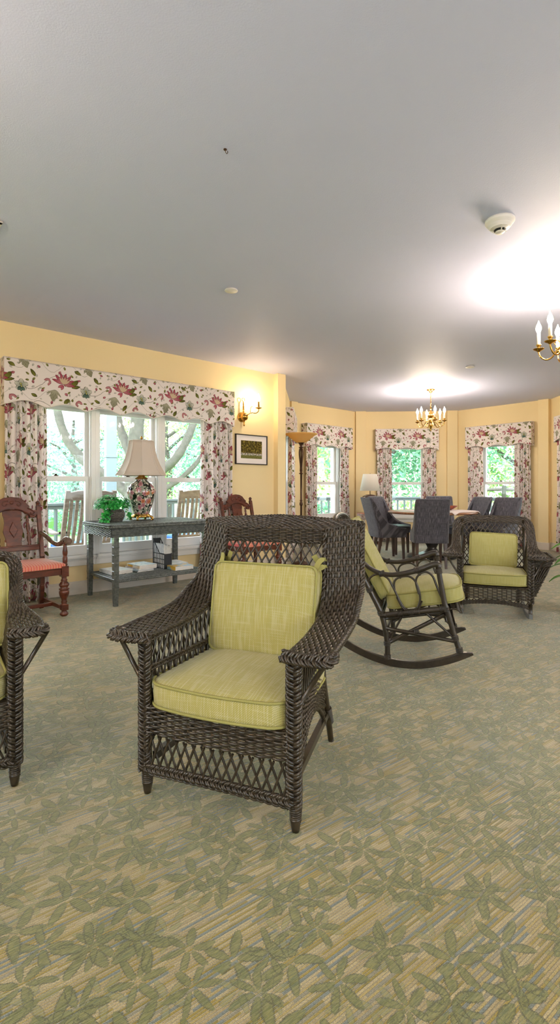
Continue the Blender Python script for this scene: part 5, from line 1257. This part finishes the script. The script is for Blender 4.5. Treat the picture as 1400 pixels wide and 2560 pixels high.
def dining_proto(label, loc, rotz):
    """upholstered chair, front -y"""
    R = thing('dining_chair', label, 'dining chair', loc, rotz, 'charcoal dining chairs')
    hw, dp, zb = .235, .50, .345
    pts = [(-hw, -dp * .42), (-hw - .004, -.05), (-hw, .12), (-hw + .001, .19), (-hw + .012, .225), (-hw + .05, .240), (0, .245), (hw - .05, .240), (hw - .012, .225), (hw - .001, .19), (hw, .12), (hw + .004, -.05), (hw, -dp * .42)]
    C = spline(np.array([(x, y, 0) for x, y in pts]), 61)[:, :2]
    top = np.interp(C[:, 1], [-.21, -.10, .0, .06, .11, .15, .18, .205, .24], [.475, .49, .52, .555, .62, .72, .85, .93, .945])
    nz = 10
    Nn = np.gradient(C, axis=0); Nn = unit(np.column_stack([Nn[:, 1], -Nn[:, 0]])) * -1
    if (Nn[30] @ np.array([0, 1])) < 0: Nn = -Nn
    def shell(offset, flip):
        G = np.zeros((61, nz, 3)); Q = C - Nn * offset
        for j, f in enumerate(np.linspace(0, 1, nz)):
            z = zb + (top - zb) * f; lean = np.clip((z - .45), 0, None) * .28
            wide = 1 - .012 * np.clip((z - .45) / .5, 0, 1)
            bulge = .012 * math.sin(PI * f)
            G[:, j, 0] = Q[:, 0] * wide; G[:, j, 1] = Q[:, 1] + lean * np.interp(C[:, 1], [-.2, .1, .2], [.2, .8, 1]); G[:, j, 2] = z - (.0 if offset == 0 else .004)
        return G
    Go = shell(0, False); Gi = shell(.05, True)
    m = MB(); m.grid(Go); m.grid(Gi, flip=True)
    rim = np.stack([Go[:, -1], (Go[:, -1] + Gi[:, -1]) / 2 + np.array([0, 0, .010]), Gi[:, -1]], 1); m.grid(rim)
    for e in (0, -1): m.grid(np.stack([Go[e], Gi[e]], 1), flip=(e == 0))
    m.grid(np.stack([Go[:, 0], Gi[:, 0]], 1), flip=True)
    sh_ = m.build('upholstered_shell', M_GREY, R)
    m = MB(); m.tube((Go[:, -1] * .85 + Gi[:, -1] * .15) + np.array([0, 0, .006]), .0045, 6); m.build('welt', M_GREYW, sh_)
    m = MB(); m.box2((-hw + .01, -dp * .42 - .012, zb), (hw - .01, .19, .43)); m.build('seat_base', M_GREY, R, bevel=.012)
    L = rrect(2 * hw - .075, .44, .05, 5); L = resample(np.vstack([L, L[:1]]), 61)[:-1]; L[:, 1] -= .02; G = []
    for f, z in [(.985, .428), (1.0, .445)] + [(math.cos(q), .455 + .035 * math.sin(q)) for q in np.linspace(.1, PI / 2 - .02, 8)]: G.append(np.column_stack([L[:, 0] * f, (L[:, 1] + .02) * f - .02, np.full(len(L), z)]))
    m = MB(); m.grid(np.array(G), cv=True); m.ngon(G[-1]); m.build('seat_cushion', M_BLACK, R)
    for sx in (-1, 1):
        for y, dy in ((-.17, -.012), (.19, .055)):
            m = MB(); x = sx * (hw - .045); G = []
            for z, h_, e in ((zb + .01, .023, 0), (0, .015, 1)): G.append([(x + a * h_, y + dy * e + b * h_, z) for a, b in ((-1, -1), (1, -1), (1, 1), (-1, 1))])
            m.grid(np.array(G), cv=True, smooth=False, flip=True); m.ngon(np.array(G[1])[::-1]); m.build('leg', M_LEG, R, bevel=.002)
    return R
M_GREYW = simple('charcoal_welt', '#6a6870', .8)
def face(fx, fy): return math.atan2(fx, -fy)   # rotz so that local -y looks along (fx,fy)
dc = dining_proto('charcoal dining chair with its back squarely to the camera, in front of the round table', (1.985, 7.05, 0), face(.12, .99))
GR = 'charcoal dining chairs'
dup(dc, (1.56, 7.83, 0), face(.978, .21), 'charcoal dining chair with pale window-lit back, left of the round table', GR)
dup(dc, (1.78, 8.50, 0), face(.72, -.69), 'charcoal dining chair left of the table, brownish inner back, beside the window-lit one', GR)
dup(dc, (2.66, 8.70, 0), face(-.20, -.98), 'charcoal dining chair across the table, behind the wooden bowl', GR)
dup(dc, (2.90, 8.19, 0), face(-.95, -.30), 'charcoal dining chair right of the table, the one touching the drooping cloth corner', GR)
dup(dc, (3.22, 7.74, 0), face(-.82, -.57), 'charcoal dining chair farthest right, above the far wicker rocking chair', GR)

# side table, lamp, small plant in the bay corner
ST = (1.60, 9.62)
M_RATT = wicker('brown_and_white_wicker', '#8a4e38', '#e6d9cf', .5)
t = thing('side_table', 'small round brown and white wicker side table under the white-shaded lamp', 'side table', (*ST, 0), .2)
m = MB(); m.lathe([(0, .605), (.27, .605), (.28, .612), (.27, .622), (0, .622)], segs=36); m.build('top', wood('side_table_wood', '#8a4a30', '#b5755a', (3, 12, 3)), t)
m = MB(); weave(m, lambda U, V: np.stack([(.25 + .015 * V) * np.cos(2 * PI * U), (.25 + .015 * V) * np.sin(2 * PI * U), .50 + .105 * V], -1), 12, 40, .0048, sides=5); m.build('woven_skirt', M_RATT, t)
m = MB(); m.lathe([(0, .19), (.21, .19), (.22, .198), (.21, .206), (0, .206)], segs=30); m.build('lower_shelf', M_RATT, t)
for k in range(4):
    a = k * PI / 2 + .6; m = MB(); m.tube([(.225 * math.cos(a), .225 * math.sin(a), .60), (.225 * math.cos(a), .225 * math.sin(a), .06)], .016, 10); m.build('leg', simple('white_painted_pole', '#ded3cb', .5), t) if k == 0 else m.build('leg', bpy.data.materials['white_painted_pole'], t)
    m = MB(); m.lathe([(0, 0), (.015, 0), (.018, .06), (0, .06)], (.225 * math.cos(a), .225 * math.sin(a), 0), 10); m.build('foot', M_MAHOG, t)
l = thing('table_lamp', 'small bronze table lamp with white empire shade in the bay corner', 'table lamp', (1.575, 9.60, .622))
m = MB(); m.lathe([(0, 0), (.075, 0), (.08, .012), (.06, .03), (.045, .05), (.05, .07), (.095, .10), (.12, .15), (.115, .19), (.07, .215), (.05, .23), (.055, .26), (.08, .28), (.105, .31), (.11, .335), (.09, .345), (.03, .352), (0, .352)], segs=28)
for sx in (-1, 1): m.tube(spline([(sx * .10, 0, .32), (sx * .135, 0, .31), (sx * .13, 0, .27), (sx * .09, 0, .255)], 12), .010, 7)
m.tube([(0, 0, .35), (0, 0, .46)], .007, 8); m.build('urn_base', simple('lamp_bronze', '#5f463c', .3, .5, nscale=30, namt=.4), l)
m = MB(); m.lathe([(.135, .745), (.195, .425), (.193, .425), (.133, .745)], segs=40); m.build('lamp_shade', M_SHADE_W, l)
m = MB(); m.tube([(-.133, 0, .742), (.133, 0, .742)], .002, 6); m.tube([(0, 0, .46), (0, 0, .76)], .004, 6); m.build('harp', M_BRASS, l)
p = thing('small_plant', 'small green potted plant beside the white-shaded lamp', 'plant', (1.74, 9.50, .622))
m = MB(); m.lathe([(0, 0), (.05, 0), (.065, .10), (.07, .105), (.06, .105), (0, .095)], segs=20); m.build('pot', M_MAHOG, p)
m = MB(); q = rng.normal(size=(46, 3)); q[:, 2] = np.abs(q[:, 2]); q = unit(q); leaf_cloud(m, q * np.array([.11, .11, .17]) * rng.uniform(.5, 1, (46, 1)) + np.array([0, 0, .13]), q + np.array([0, 0, .7]), .05, 8); m.build('foliage', M_PLANT, p)
m = MB()
for k in range(8): m.tube([(0, 0, .09), tuple(q[k] * np.array([.09, .09, .14]) + np.array([0, 0, .13]))], .0025, 5)
m.build('stems', M_PLANT, p)

# house plant whose leaf tips enter at the right edge
p = thing('house_plant', 'green potted house plant whose leaf tips enter at the right edge', 'plant', (2.62, 4.35, 0))
m = MB(); m.lathe([(0, 0), (.12, 0), (.16, .24), (.17, .25), (.15, .25), (0, .22)], segs=28); m.build('pot', M_MAHOG, p)
ml = MB(); ms = MB()
def blade(mb, P, wid):
    P = np.asarray(P, float); T = unit(np.gradient(P, axis=0)); S_ = unit(np.cross(T, [0, 0, 1])); w_ = wid * np.sin(PI * np.linspace(0.02, .985, len(P)) ** .8)
    mb.grid(np.stack([P - S_ * w_[:, None], P + np.array([0, 0, -.006]), P + S_ * w_[:, None]], 1))
for a, z, rr_ in ((PI, .62, .33), (PI + .25, .50, .36), (PI - .2, .43, .34), (PI + .05, .34, .36), (2.2, .5, .3), (4.2, .55, .3), (.3, .5, .3), (5.4, .45, .3), (1.2, .6, .25)):
    e = np.array([math.cos(a), math.sin(a), 0]); b0 = np.array([0, 0, z - .02]) + e * (rr_ - .20); ms.tube(spline([(0, 0, .2), tuple(e * .05 + np.array([0, 0, z * .8])), tuple(b0)], 10), .003, 5)
    blade(ml, spline([b0, b0 + e * .07 + np.array([0, 0, .025]), b0 + e * .14 + np.array([0, 0, .008]), b0 + e * .20 + np.array([0, 0, -.03])], 12), .028)
ml.build('leaves', M_PLANT, p); ms.build('stems', M_PLANT, p)
# ------------------------------------------------------------------ outside: porch, rail, rockers, garden
PZ = -.06
mb = MB(); pr = [(-9.5, -1.2), (-5.2, 4.4), (-3.55, 6.65), (-2.55, 9.6), (-.5, 12.1), (3.7, 12.6), (6.6, 10.9), (9.2, 8.2), (13, 4)]
v = [(x, y, PZ) for x, y in pr]; k = np.arange(len(v))
mb.add(v, k[None, :], False); mb.add([(x, y, PZ - .5) for x, y in pr] + v, np.array([[i, i + 1, i + 1 + len(v), i + len(v)] for i in range(len(v) - 1)]), False)
tag(mb.build('porch_floor', M_DECK), 'pale painted porch deck wrapping round the outside of the bay', 'porch floor', kind='structure')
M_RAILM = M_PORCHGREY
def porch_rail(a, b, label):
    a = np.array(a, float); b = np.array(b, float); L = np.linalg.norm(b - a); r = thing('porch_railing', label, 'railing', (*a, PZ), math.atan2(*(b - a)[::-1]), 'porch railings')
    m = MB(); m.box2((0, -.05, .90), (L, .05, .94)); m.box2((0, -.025, .85), (L, .025, .90)); m.build('top_rail', M_RAILM, r, bevel=.006)
    m = MB(); m.box2((0, -.025, .10), (L, .025, .16)); m.build('bottom_rail', M_RAILM, r)
    n = int(L / .17); first = None
    for q in range(n):
        x = L * (q + .5) / n
        if first is None:
            m = MB(); m.box2((-.018, -.018, .14), (.018, .018, .87)); first = m.build('baluster', M_RAILM, r, loc=(x, 0, 0))
        else:
            o = first.copy(); COL.objects.link(o); o.parent = r; o.location = (x, 0, 0)
segs = [((-5.2, 4.4), (-3.55, 6.65), 'grey porch railing seen through the left unit of the wide window'), ((-3.55, 6.65), (-2.55, 9.6), 'grey porch railing behind the porch rocking chairs'), ((-2.55, 9.6), (-.5, 12.1), 'grey porch railing between wide window and bay'),
        ((-.5, 12.1), (1.44, 12.33), 'grey porch railing seen through the bay window left of the white-shaded lamp'), ((1.60, 12.35), (3.7, 12.6), 'grey porch railing seen through the window behind the dining table'), ((3.7, 12.6), (6.6, 10.9), 'grey porch railing seen through the window right of the dining table')]
for a, b, t in segs: porch_rail(a, b, t)
def post(x, y, w, h, label, mat=None):
    r = thing('porch_post', label, 'post', (x, y, PZ), .55, 'porch posts')
    m = MB(); m.box2((-w / 2, -w / 2, 0), (w / 2, w / 2, h)); m.build('shaft', mat or M_PORCHPOST, r, bevel=.006)
    m = MB(); m.box2((-w / 2 - .02, -w / 2 - .02, 0), (w / 2 + .02, w / 2 + .02, .18)); m.build('plinth', mat or M_PORCHPOST, r, bevel=.006)
    m = MB(); m.box2((-w / 2 - .012, -w / 2 - .012, 1.66), (w / 2 + .012, w / 2 + .012, 1.70)); m.build('band', mat or M_PORCHPOST, r, bevel=.004)
post(-2.93, 8.25, .165, 3.2, 'blue-grey square porch post seen through the middle window unit')
post(1.52, 12.34, .10, 1.15, 'short grey newel post of the porch railing behind the dining table', M_RAILM)
post(5.55, 11.62, .20, 3.2, 'white square porch post seen through the window right of the dining table', simple('white_post_paint', '#f4f6f8', .5))

def porch_rocker(label, loc, rotz):
    R = thing('porch_rocking_chair', label, 'rocking chair', loc, rotz, 'slatted porch rocking chairs')
    hw = .28
    for sx in (-1, 1):
        m = MB(); y = np.linspace(-.42, .5, 20); z = .02 + .22 * (y - .05) ** 2; x = sx * hw
        G = np.stack([np.stack([np.full(20, x + a), y, z + b], 1) for a, b in ((-.015, -.018), (.015, -.018), (.015, .022), (-.015, .022))], 1); m.grid(G, cv=True, smooth=False); m.build('runner', M_TEAK, R)
        m = MB(); m.bar((sx * hw, -.26, .04), (sx * hw, -.28, .62), .045, .045, (0, 1, 0)); m.build('front_post', M_TEAK, R)
        m = MB(); m.bar((sx * hw, .22, .03), (sx * hw, .22, .42), .045, .04, (0, 1, 0)); m.bar((sx * hw, .21, .40), (sx * hw, .42, 1.13), .05, .035, (0, 1, 0)); m.build('rear_post', M_TEAK, R)
        m = MB(); P = spline([(sx * (hw + .02), -.36, .645), (sx * (hw + .02), -.2, .635), (sx * (hw + .01), .05, .60), (sx * hw, .27, .625)], 14); m.grid(np.stack([P + np.array([a, 0, b]) for a, b in ((-.045, 0), (.045, 0), (.045, .024), (-.045, .024))], 1), cv=True, smooth=False); m.build('arm', M_TEAK, R, bevel=.004)
    m = MB()
    for k in range(7): m.box2((-hw, -.28 + k * .075, .385), (hw, -.22 + k * .075, .405))
    m.box2((-hw, -.30, .32), (hw, -.275, .40)); m.box2((-hw, .20, .32), (hw, .225, .40)); m.build('seat', M_TEAK, R)
    lean = math.atan2(.21, .73); M = Rx(-lean); o = np.array([0, .215, .42])
    m = MB(); crest = [(-hw, .62), (hw, .62), (hw, .71), (hw * .6, .735), (0, .745), (-hw * .6, .735), (-hw, .71)]; m.prism(crest, .028, M, o); m.build('crest_rail', M_TEAK, R, bevel=.004)
    m = MB(); m.box(o + M @ np.array([0, 0, .05]), (2 * hw, .028, .07), M); m.build('lower_back_rail', M_TEAK, R, bevel=.004)
    for k in range(8):
        x = -hw + .055 + k * (2 * hw - .11) / 7; z = np.linspace(.06, .64, 10); y = .018 * np.sin(PI * (z - .06) / .58)
        P = np.stack([np.full(10, x), y, z], 1) @ M.T + o; m = MB(); m.grid(np.stack([P + M @ np.array([a, b, 0]) for a, b in ((-.018, -.007), (.018, -.007), (.018, .007), (-.018, .007))], 1), cv=True, smooth=False); m.build('back_slat', M_TEAK, R)
    return R
for lb, s_, n_, ro in (('slatted wooden porch rocking chair outside the left window unit, blue cushion', -2.43, -1.08, wrot('left') + PI + .06), ('slatted wooden porch rocking chair outside the right window unit, beside the curtain', -.84, -1.13, wrot('left') + PI - .12)):
    q = wpt('left', s_, n_, PZ); porch_rocker(lb, q, ro)
    cu = 'left' if s_ < -2 else 'right'
    m = MB(); L = resample(np.vstack([rrect(.50, .46, .06, 5), rrect(.50, .46, .06, 5)[:1]]), 65)[:-1]; G = [np.column_stack([L * f, np.full(len(L), z)]) for f, z in [(.9, 0), (1, .015), (1, .05)] + [(math.cos(a), .05 + .03 * math.sin(a)) for a in np.linspace(.1, 1.5, 7)]]
    m.grid(np.array(G), cv=True); m.ngon(G[-1]); m.ngon(G[0][::-1])
    o = m.build('seat_cushion', M_BLUE, None, (q[0] + .03 * math.sin(ro), q[1] - .03 * math.cos(ro), PZ + .408), ro); tag(o, 'blue seat cushion on the porch rocking chair outside the %s window unit' % cu, 'cushion', 'blue porch cushions')

mb = MB(); mb.add([(-60, -30, -.62), (60, -30, -.62), (60, 90, -.62), (-60, 90, -.62)], [[0, 1, 2, 3]], False)
tag(mb.build('lawn', M_LAWN), 'bright mown lawn around the house', 'lawn', kind='structure')
mb = MB(); a = np.array([-34, 8.0]); b = np.array([26, 44.]); d = unit(b - a); nn = np.array([-d[1], d[0]]) * 3.2
mb.add([(*(a - nn), -.60), (*(b - nn), -.60), (*(b + nn), -.60), (*(a + nn), -.60)], [[0, 1, 2, 3]], False); tag(mb.build('street', simple('pale_asphalt', '#c9c8c8', .9, nscale=2, namt=.08)), 'pale street beyond the lawn', 'street', kind='structure')

mb = MB(); mb.add([(-40, -40, -.61), (40, -40, -.61), (22, 4, -.61), (-16, -2, -.61)], [[0, 1, 2, 3]], False)  # unseen pale ground, added to lessen green bounce from the lawn
tag(mb.build('bounce_gravel', simple('pale_gravel', '#d5d2ce', .9, nscale=30, namt=.1)), 'pale gravel ground added behind the house for neutral bounce, out of view', 'drive', kind='structure')
def tree(label, loc, h, cw, mat, n, trunk=.22, leafs=.16, low=.35, seed=0, branches=None, name='tree', group='trees in the garden', squash=1.0):
    g = np.random.default_rng(seed); r = thing(name, label, 'tree' if 'tree' in name else 'bush', (*loc, -.62), 0, group)
    m = MB()
    if branches:
        for pts, rr in branches: m.tube(spline(pts, 26), np.linspace(rr[0], rr[1], 26) * (1 + .08 * np.sin(np.arange(26) * 1.7)), 10)
    else:
        m.tube(spline([(0, 0, 0), (.05 * cw * .3, 0, h * .3), (-.05 * cw * .3, .1, h * .6), (0, 0, h * .9)], 14), np.linspace(trunk, trunk * .25, 14), 9)
        for k in range(5):
            a = k * 1.3 + seed; z = h * (.3 + .1 * k); m.tube(spline([(0, 0, z), (cw * .2 * math.cos(a), cw * .2 * math.sin(a), z + h * .12), (cw * .38 * math.cos(a), cw * .38 * math.sin(a), z + h * .16)], 8), np.linspace(trunk * .45, trunk * .1, 8), 6)
    m.build('trunk', M_BARK, r)
    nc = 26; c = unit(g.normal(size=(nc, 3))) * g.uniform(.35, 1, (nc, 1)) ** .5; c *= np.array([cw / 2, cw / 2, h * (1 - low) / 2]) * .82; c[:, 2] += h * (low + (1 - low) / 2)
    idx = g.integers(0, nc, n); d = unit(g.normal(size=(n, 3))) * (g.uniform(0, 1, (n, 1)) ** .45); P = c[idx] + d * np.array([cw, cw, h * (1 - low) * squash]) * .19
    global rng; keep = rng; rng = g
    m = MB(); leaf_cloud(m, P, d + np.array([0, 0, .5]) + .4 * g.normal(size=(n, 3)), leafs, 5 if mat is M_MAPLE else 8); m.build('crown', mat, r); rng = keep
    return r
# big maple close to the porch: trunk behind the lamp, boughs to left and right
tree('big grey-barked maple just beyond the porch, trunk behind the lamp', (-4.55, 14.6), 9.5, 9.0, M_MAPLE, 6500, leafs=.16, low=.48, seed=3, group=None,
     branches=[([(.1, 0, 0), (.0, 0, 1.4), (.1, 0, 3.0), (.2, 0, 4.6), (.1, 0, 7)], (.27, .15)), ([(.0, 0, 1.5), (-.7, .1, 2.0), (-1.5, .0, 2.6), (-2.1, .1, 3.5), (-2.4, .1, 5)], (.17, .10)), ([(.1, 0, 1.6), (.9, .0, 2.25), (1.35, -.1, 2.65), (1.75, .0, 3.5), (2.2, .1, 5)], (.15, .09)), ([(.1, 0, 1.3), (1.0, .2, 1.75), (1.7, .2, 2.3), (2.3, .2, 3.1), (2.9, .2, 4)], (.10, .05)), ([(0, 0, 2.6), (-.5, .4, 3.6), (-.8, .8, 5)], (.15, .08))])
TR = [(-13.5, 20, 4.2, 6, M_TREE2, 'rounded pale tree far left beyond the street'), (-10.5, 24.5, 5.6, 7, M_TREE, 'blue-green tree beyond the lawn, left window unit'), (-6.5, 27, 7.5, 7.5, M_TREE2, 'yellow-green tree beyond the lawn, behind the big maple'), (-3.0, 24, 7, 7, M_TREE, 'leafy tree seen in the right window unit'), (-1.2, 30, 9, 8, M_TREE2, 'tall pale tree beyond the right window unit'),
      (.1, 21.5, 8.5, 6, M_TREE2, 'pale green tree overhanging the brick house'), (3.6, 18.5, 8.5, 6.5, M_TREE, 'dense blue-green tree straight behind the dining table window'), (6.0, 19.5, 8, 6, M_TREE, 'dense tree right of the one behind the dining table window'), (8.5, 18.5, 8.5, 7, M_TREE2, 'bright tree seen in the window right of the dining table'), (11.2, 17.5, 8, 6.5, M_TREE, 'tree past the white porch post'), (14.5, 16, 8, 7, M_TREE2, 'tree far right of the garden')]
for k, (x, y, h, c, mt, t) in enumerate(TR): tree(t, (x, y), h, c, mt, 7000, seed=20 + k, low=.06, leafs=.16)
BU = [(-8.2, 13.2, 'round bush beyond the porch rail, far left'), (-6.6, 15.8, 'low bush below the maple, left'), (-2.2, 16.8, 'low bush below the maple, right'), (1.0, 16.6, 'bush by the brick house'), (4.3, 15.2, 'bright bush low in the dining table window'), (8.3, 14.0, 'bush low in the window right of the dining table')]
for k, (x, y, t) in enumerate(BU): tree(t, (x, y), 1.5 + .2 * (k % 3), 2.4, M_BUSH if k % 2 else M_TREE2, 900, trunk=.05, seed=50 + k, low=.02, leafs=.11, name='bush', group='bushes in the garden')
r = thing('clipped_hedge', 'low clipped green hedge beyond the lawn', 'hedge', (-10.5, 17.0, -.62), .55)
m = MB(); m.box2((-6, -.45, 0), (6, .45, .85)); m.build('core', simple('hedge_core', '#5b7f45', .9), r); m = MB(); P = np.stack([rng.uniform(-6, 6, 2600), rng.uniform(-.5, .5, 2600), rng.uniform(.05, .9, 2600)], 1); s_ = np.argmax(np.abs(P / np.array([12, .5, .6])), 1); leaf_cloud(m, P, rng.normal(size=P.shape), .09, 8); m.build('foliage', M_BUSH, r)

# brick house with white lattice porch seen through the left bay window
def brick():
    g = NT('pale_red_brick'); x, y, z = g.sep(g.coord()); b = g.node('ShaderNodeTexBrick'); g.set(b.inputs['Vector'], g.comb(g.math('ADD', x, y), z)); b.inputs['Scale'].default_value = 4.2
    b.inputs[1].default_value = S2L('#b97a72'); b.inputs[2].default_value = S2L('#c98f86'); b.inputs[3].default_value = S2L('#dcd0ca'); g.bsdf(b.outputs[0], .9); return g.m
H = thing('brick_house', 'distant red brick house with white lattice, left bay window', 'house', (3.4, 30, -.62), .1)
m = MB(); m.box2((-4, 0, 0), (4, 7, 5.4)); m.build('walls', brick(), H)
m = MB(); m.add([(-4.4, -.5, 5.3), (4.4, -.5, 5.3), (4.4, 7.5, 5.3), (-4.4, 7.5, 5.3), (-4.4, 3.5, 7.6), (4.4, 3.5, 7.6)], [[0, 1, 5, 4], [2, 3, 4, 5]], False); m.add([(-4.4, -.5, 5.3), (-4.4, 3.5, 7.6), (-4.4, 7.5, 5.3), (4.4, -.5, 5.3), (4.4, 7.5, 5.3), (4.4, 3.5, 7.6)], [[0, 1, 2], [3, 4, 5]], False); m.build('roof', simple('grey_shingle', '#8b8787', .9), H)
for x in (-2.2, -.4): m = MB(); m.box2((x - .5, -.06, 1.6), (x + .5, .0, 3.2)); f = m.build('window', M_TRIM, H); m = MB(); m.box2((x - .42, -.07, 1.7), (x + .42, -.05, 3.1)); m.build('pane', simple('house_pane', '#8e9aa0', .2) if x < -1 else bpy.data.materials['house_pane'], f)
m = MB()
for k in range(8): m.box2((.7 + k * .3, -.5, 0), (.76 + k * .3, -.44, 3.6))
for k in range(10): m.box2((.7, -.5, .2 + k * .36), (2.86, -.44, .28 + k * .36))
m.build('white_lattice', M_TRIM, H)
# dark rustic fence in the right bay window
F_ = thing('rustic_fence', 'dark rustic post-and-rail fence beyond the porch rail, right bay window', 'fence', (5.6, 16.2, -.62), -.25)
for k in range(5): m = MB(); m.tube([(k * 1.3, 0, 0), (k * 1.3, 0, 1.80)], .07, 8); m.build('fence_post', M_BARK, F_)
for z in (1.05, 1.62): m = MB(); m.tube(spline([(-.3, 0, z), (1.5, .05, z + .06), (3, 0, z - .04), (5.4, 0, z + .03)], 14), .05, 8); m.build('fence_rail', M_BARK, F_)

# ------------------------------------------------------------------ light, sky, camera
w = bpy.data.worlds.new('overcast_sky'); scene.world = w; w.use_nodes = True; nt = w.node_tree; nt.nodes.clear()
o = nt.nodes.new('ShaderNodeOutputWorld'); bg = nt.nodes.new('ShaderNodeBackground'); bg.inputs[0].default_value = (.82, .91, 1, 1); bg.inputs[1].default_value = SKY; nt.links.new(bg.outputs[0], o.inputs[0])
sd = bpy.data.lights.new('sun', 'SUN'); sd.energy = SUN; sd.angle = math.radians(8); sd.color = (1, .96, .88)
so = bpy.data.objects.new('sun', sd); COL.objects.link(so); so.rotation_euler = (math.radians(38), 0, math.radians(20)); so['kind'] = 'helper'
def portal(wn, s0, s1, z0, z1):
    l = bpy.data.lights.new('window_portal', 'AREA'); l.shape = 'RECTANGLE'; l.size = s1 - s0; l.size_y = z1 - z0; l.cycles.is_portal = True
    ob = bpy.data.objects.new('window_portal', l); COL.objects.link(ob); c = wpt(wn, (s0 + s1) / 2, -.21, (z0 + z1) / 2); ob.location = c
    d = WALLS[wn][1]; n_ = Vector((d[1], -d[0], 0)); ob.rotation_euler = n_.to_track_quat('-Z', 'Y').to_euler()
for wn, lst in OPEN.items():
    for q in lst: portal(wn, *q)

cam = bpy.data.cameras.new('camera'); co = bpy.data.objects.new('camera', cam); COL.objects.link(co)
co.location = (0, 0, 1.1); co.rotation_euler = (PI / 2, 0, 0)
cam.sensor_fit = 'AUTO'; cam.sensor_width = 36; cam.lens = 36 * 1250 / 2560
cam.shift_x = -20 / 2560; cam.shift_y = -60 / 2560; cam.clip_start = .02; cam.clip_end = 300
scene.camera = co
vs = scene.view_settings; vs.view_transform = 'Standard'; vs.look = 'None'; vs.gamma = 1; vs.use_curve_mapping = False; vs.exposure = EXPO
scene.cycles.use_denoising = True; scene.cycles.use_adaptive_sampling = True; scene.cycles.adaptive_threshold = .1; scene.cycles.adaptive_min_samples = 16
scene.cycles.max_bounces = 8; scene.cycles.diffuse_bounces = 4; scene.cycles.glossy_bounces = 4; scene.cycles.transparent_max_bounces = 12
scene.cycles.sample_clamp_indirect = 6
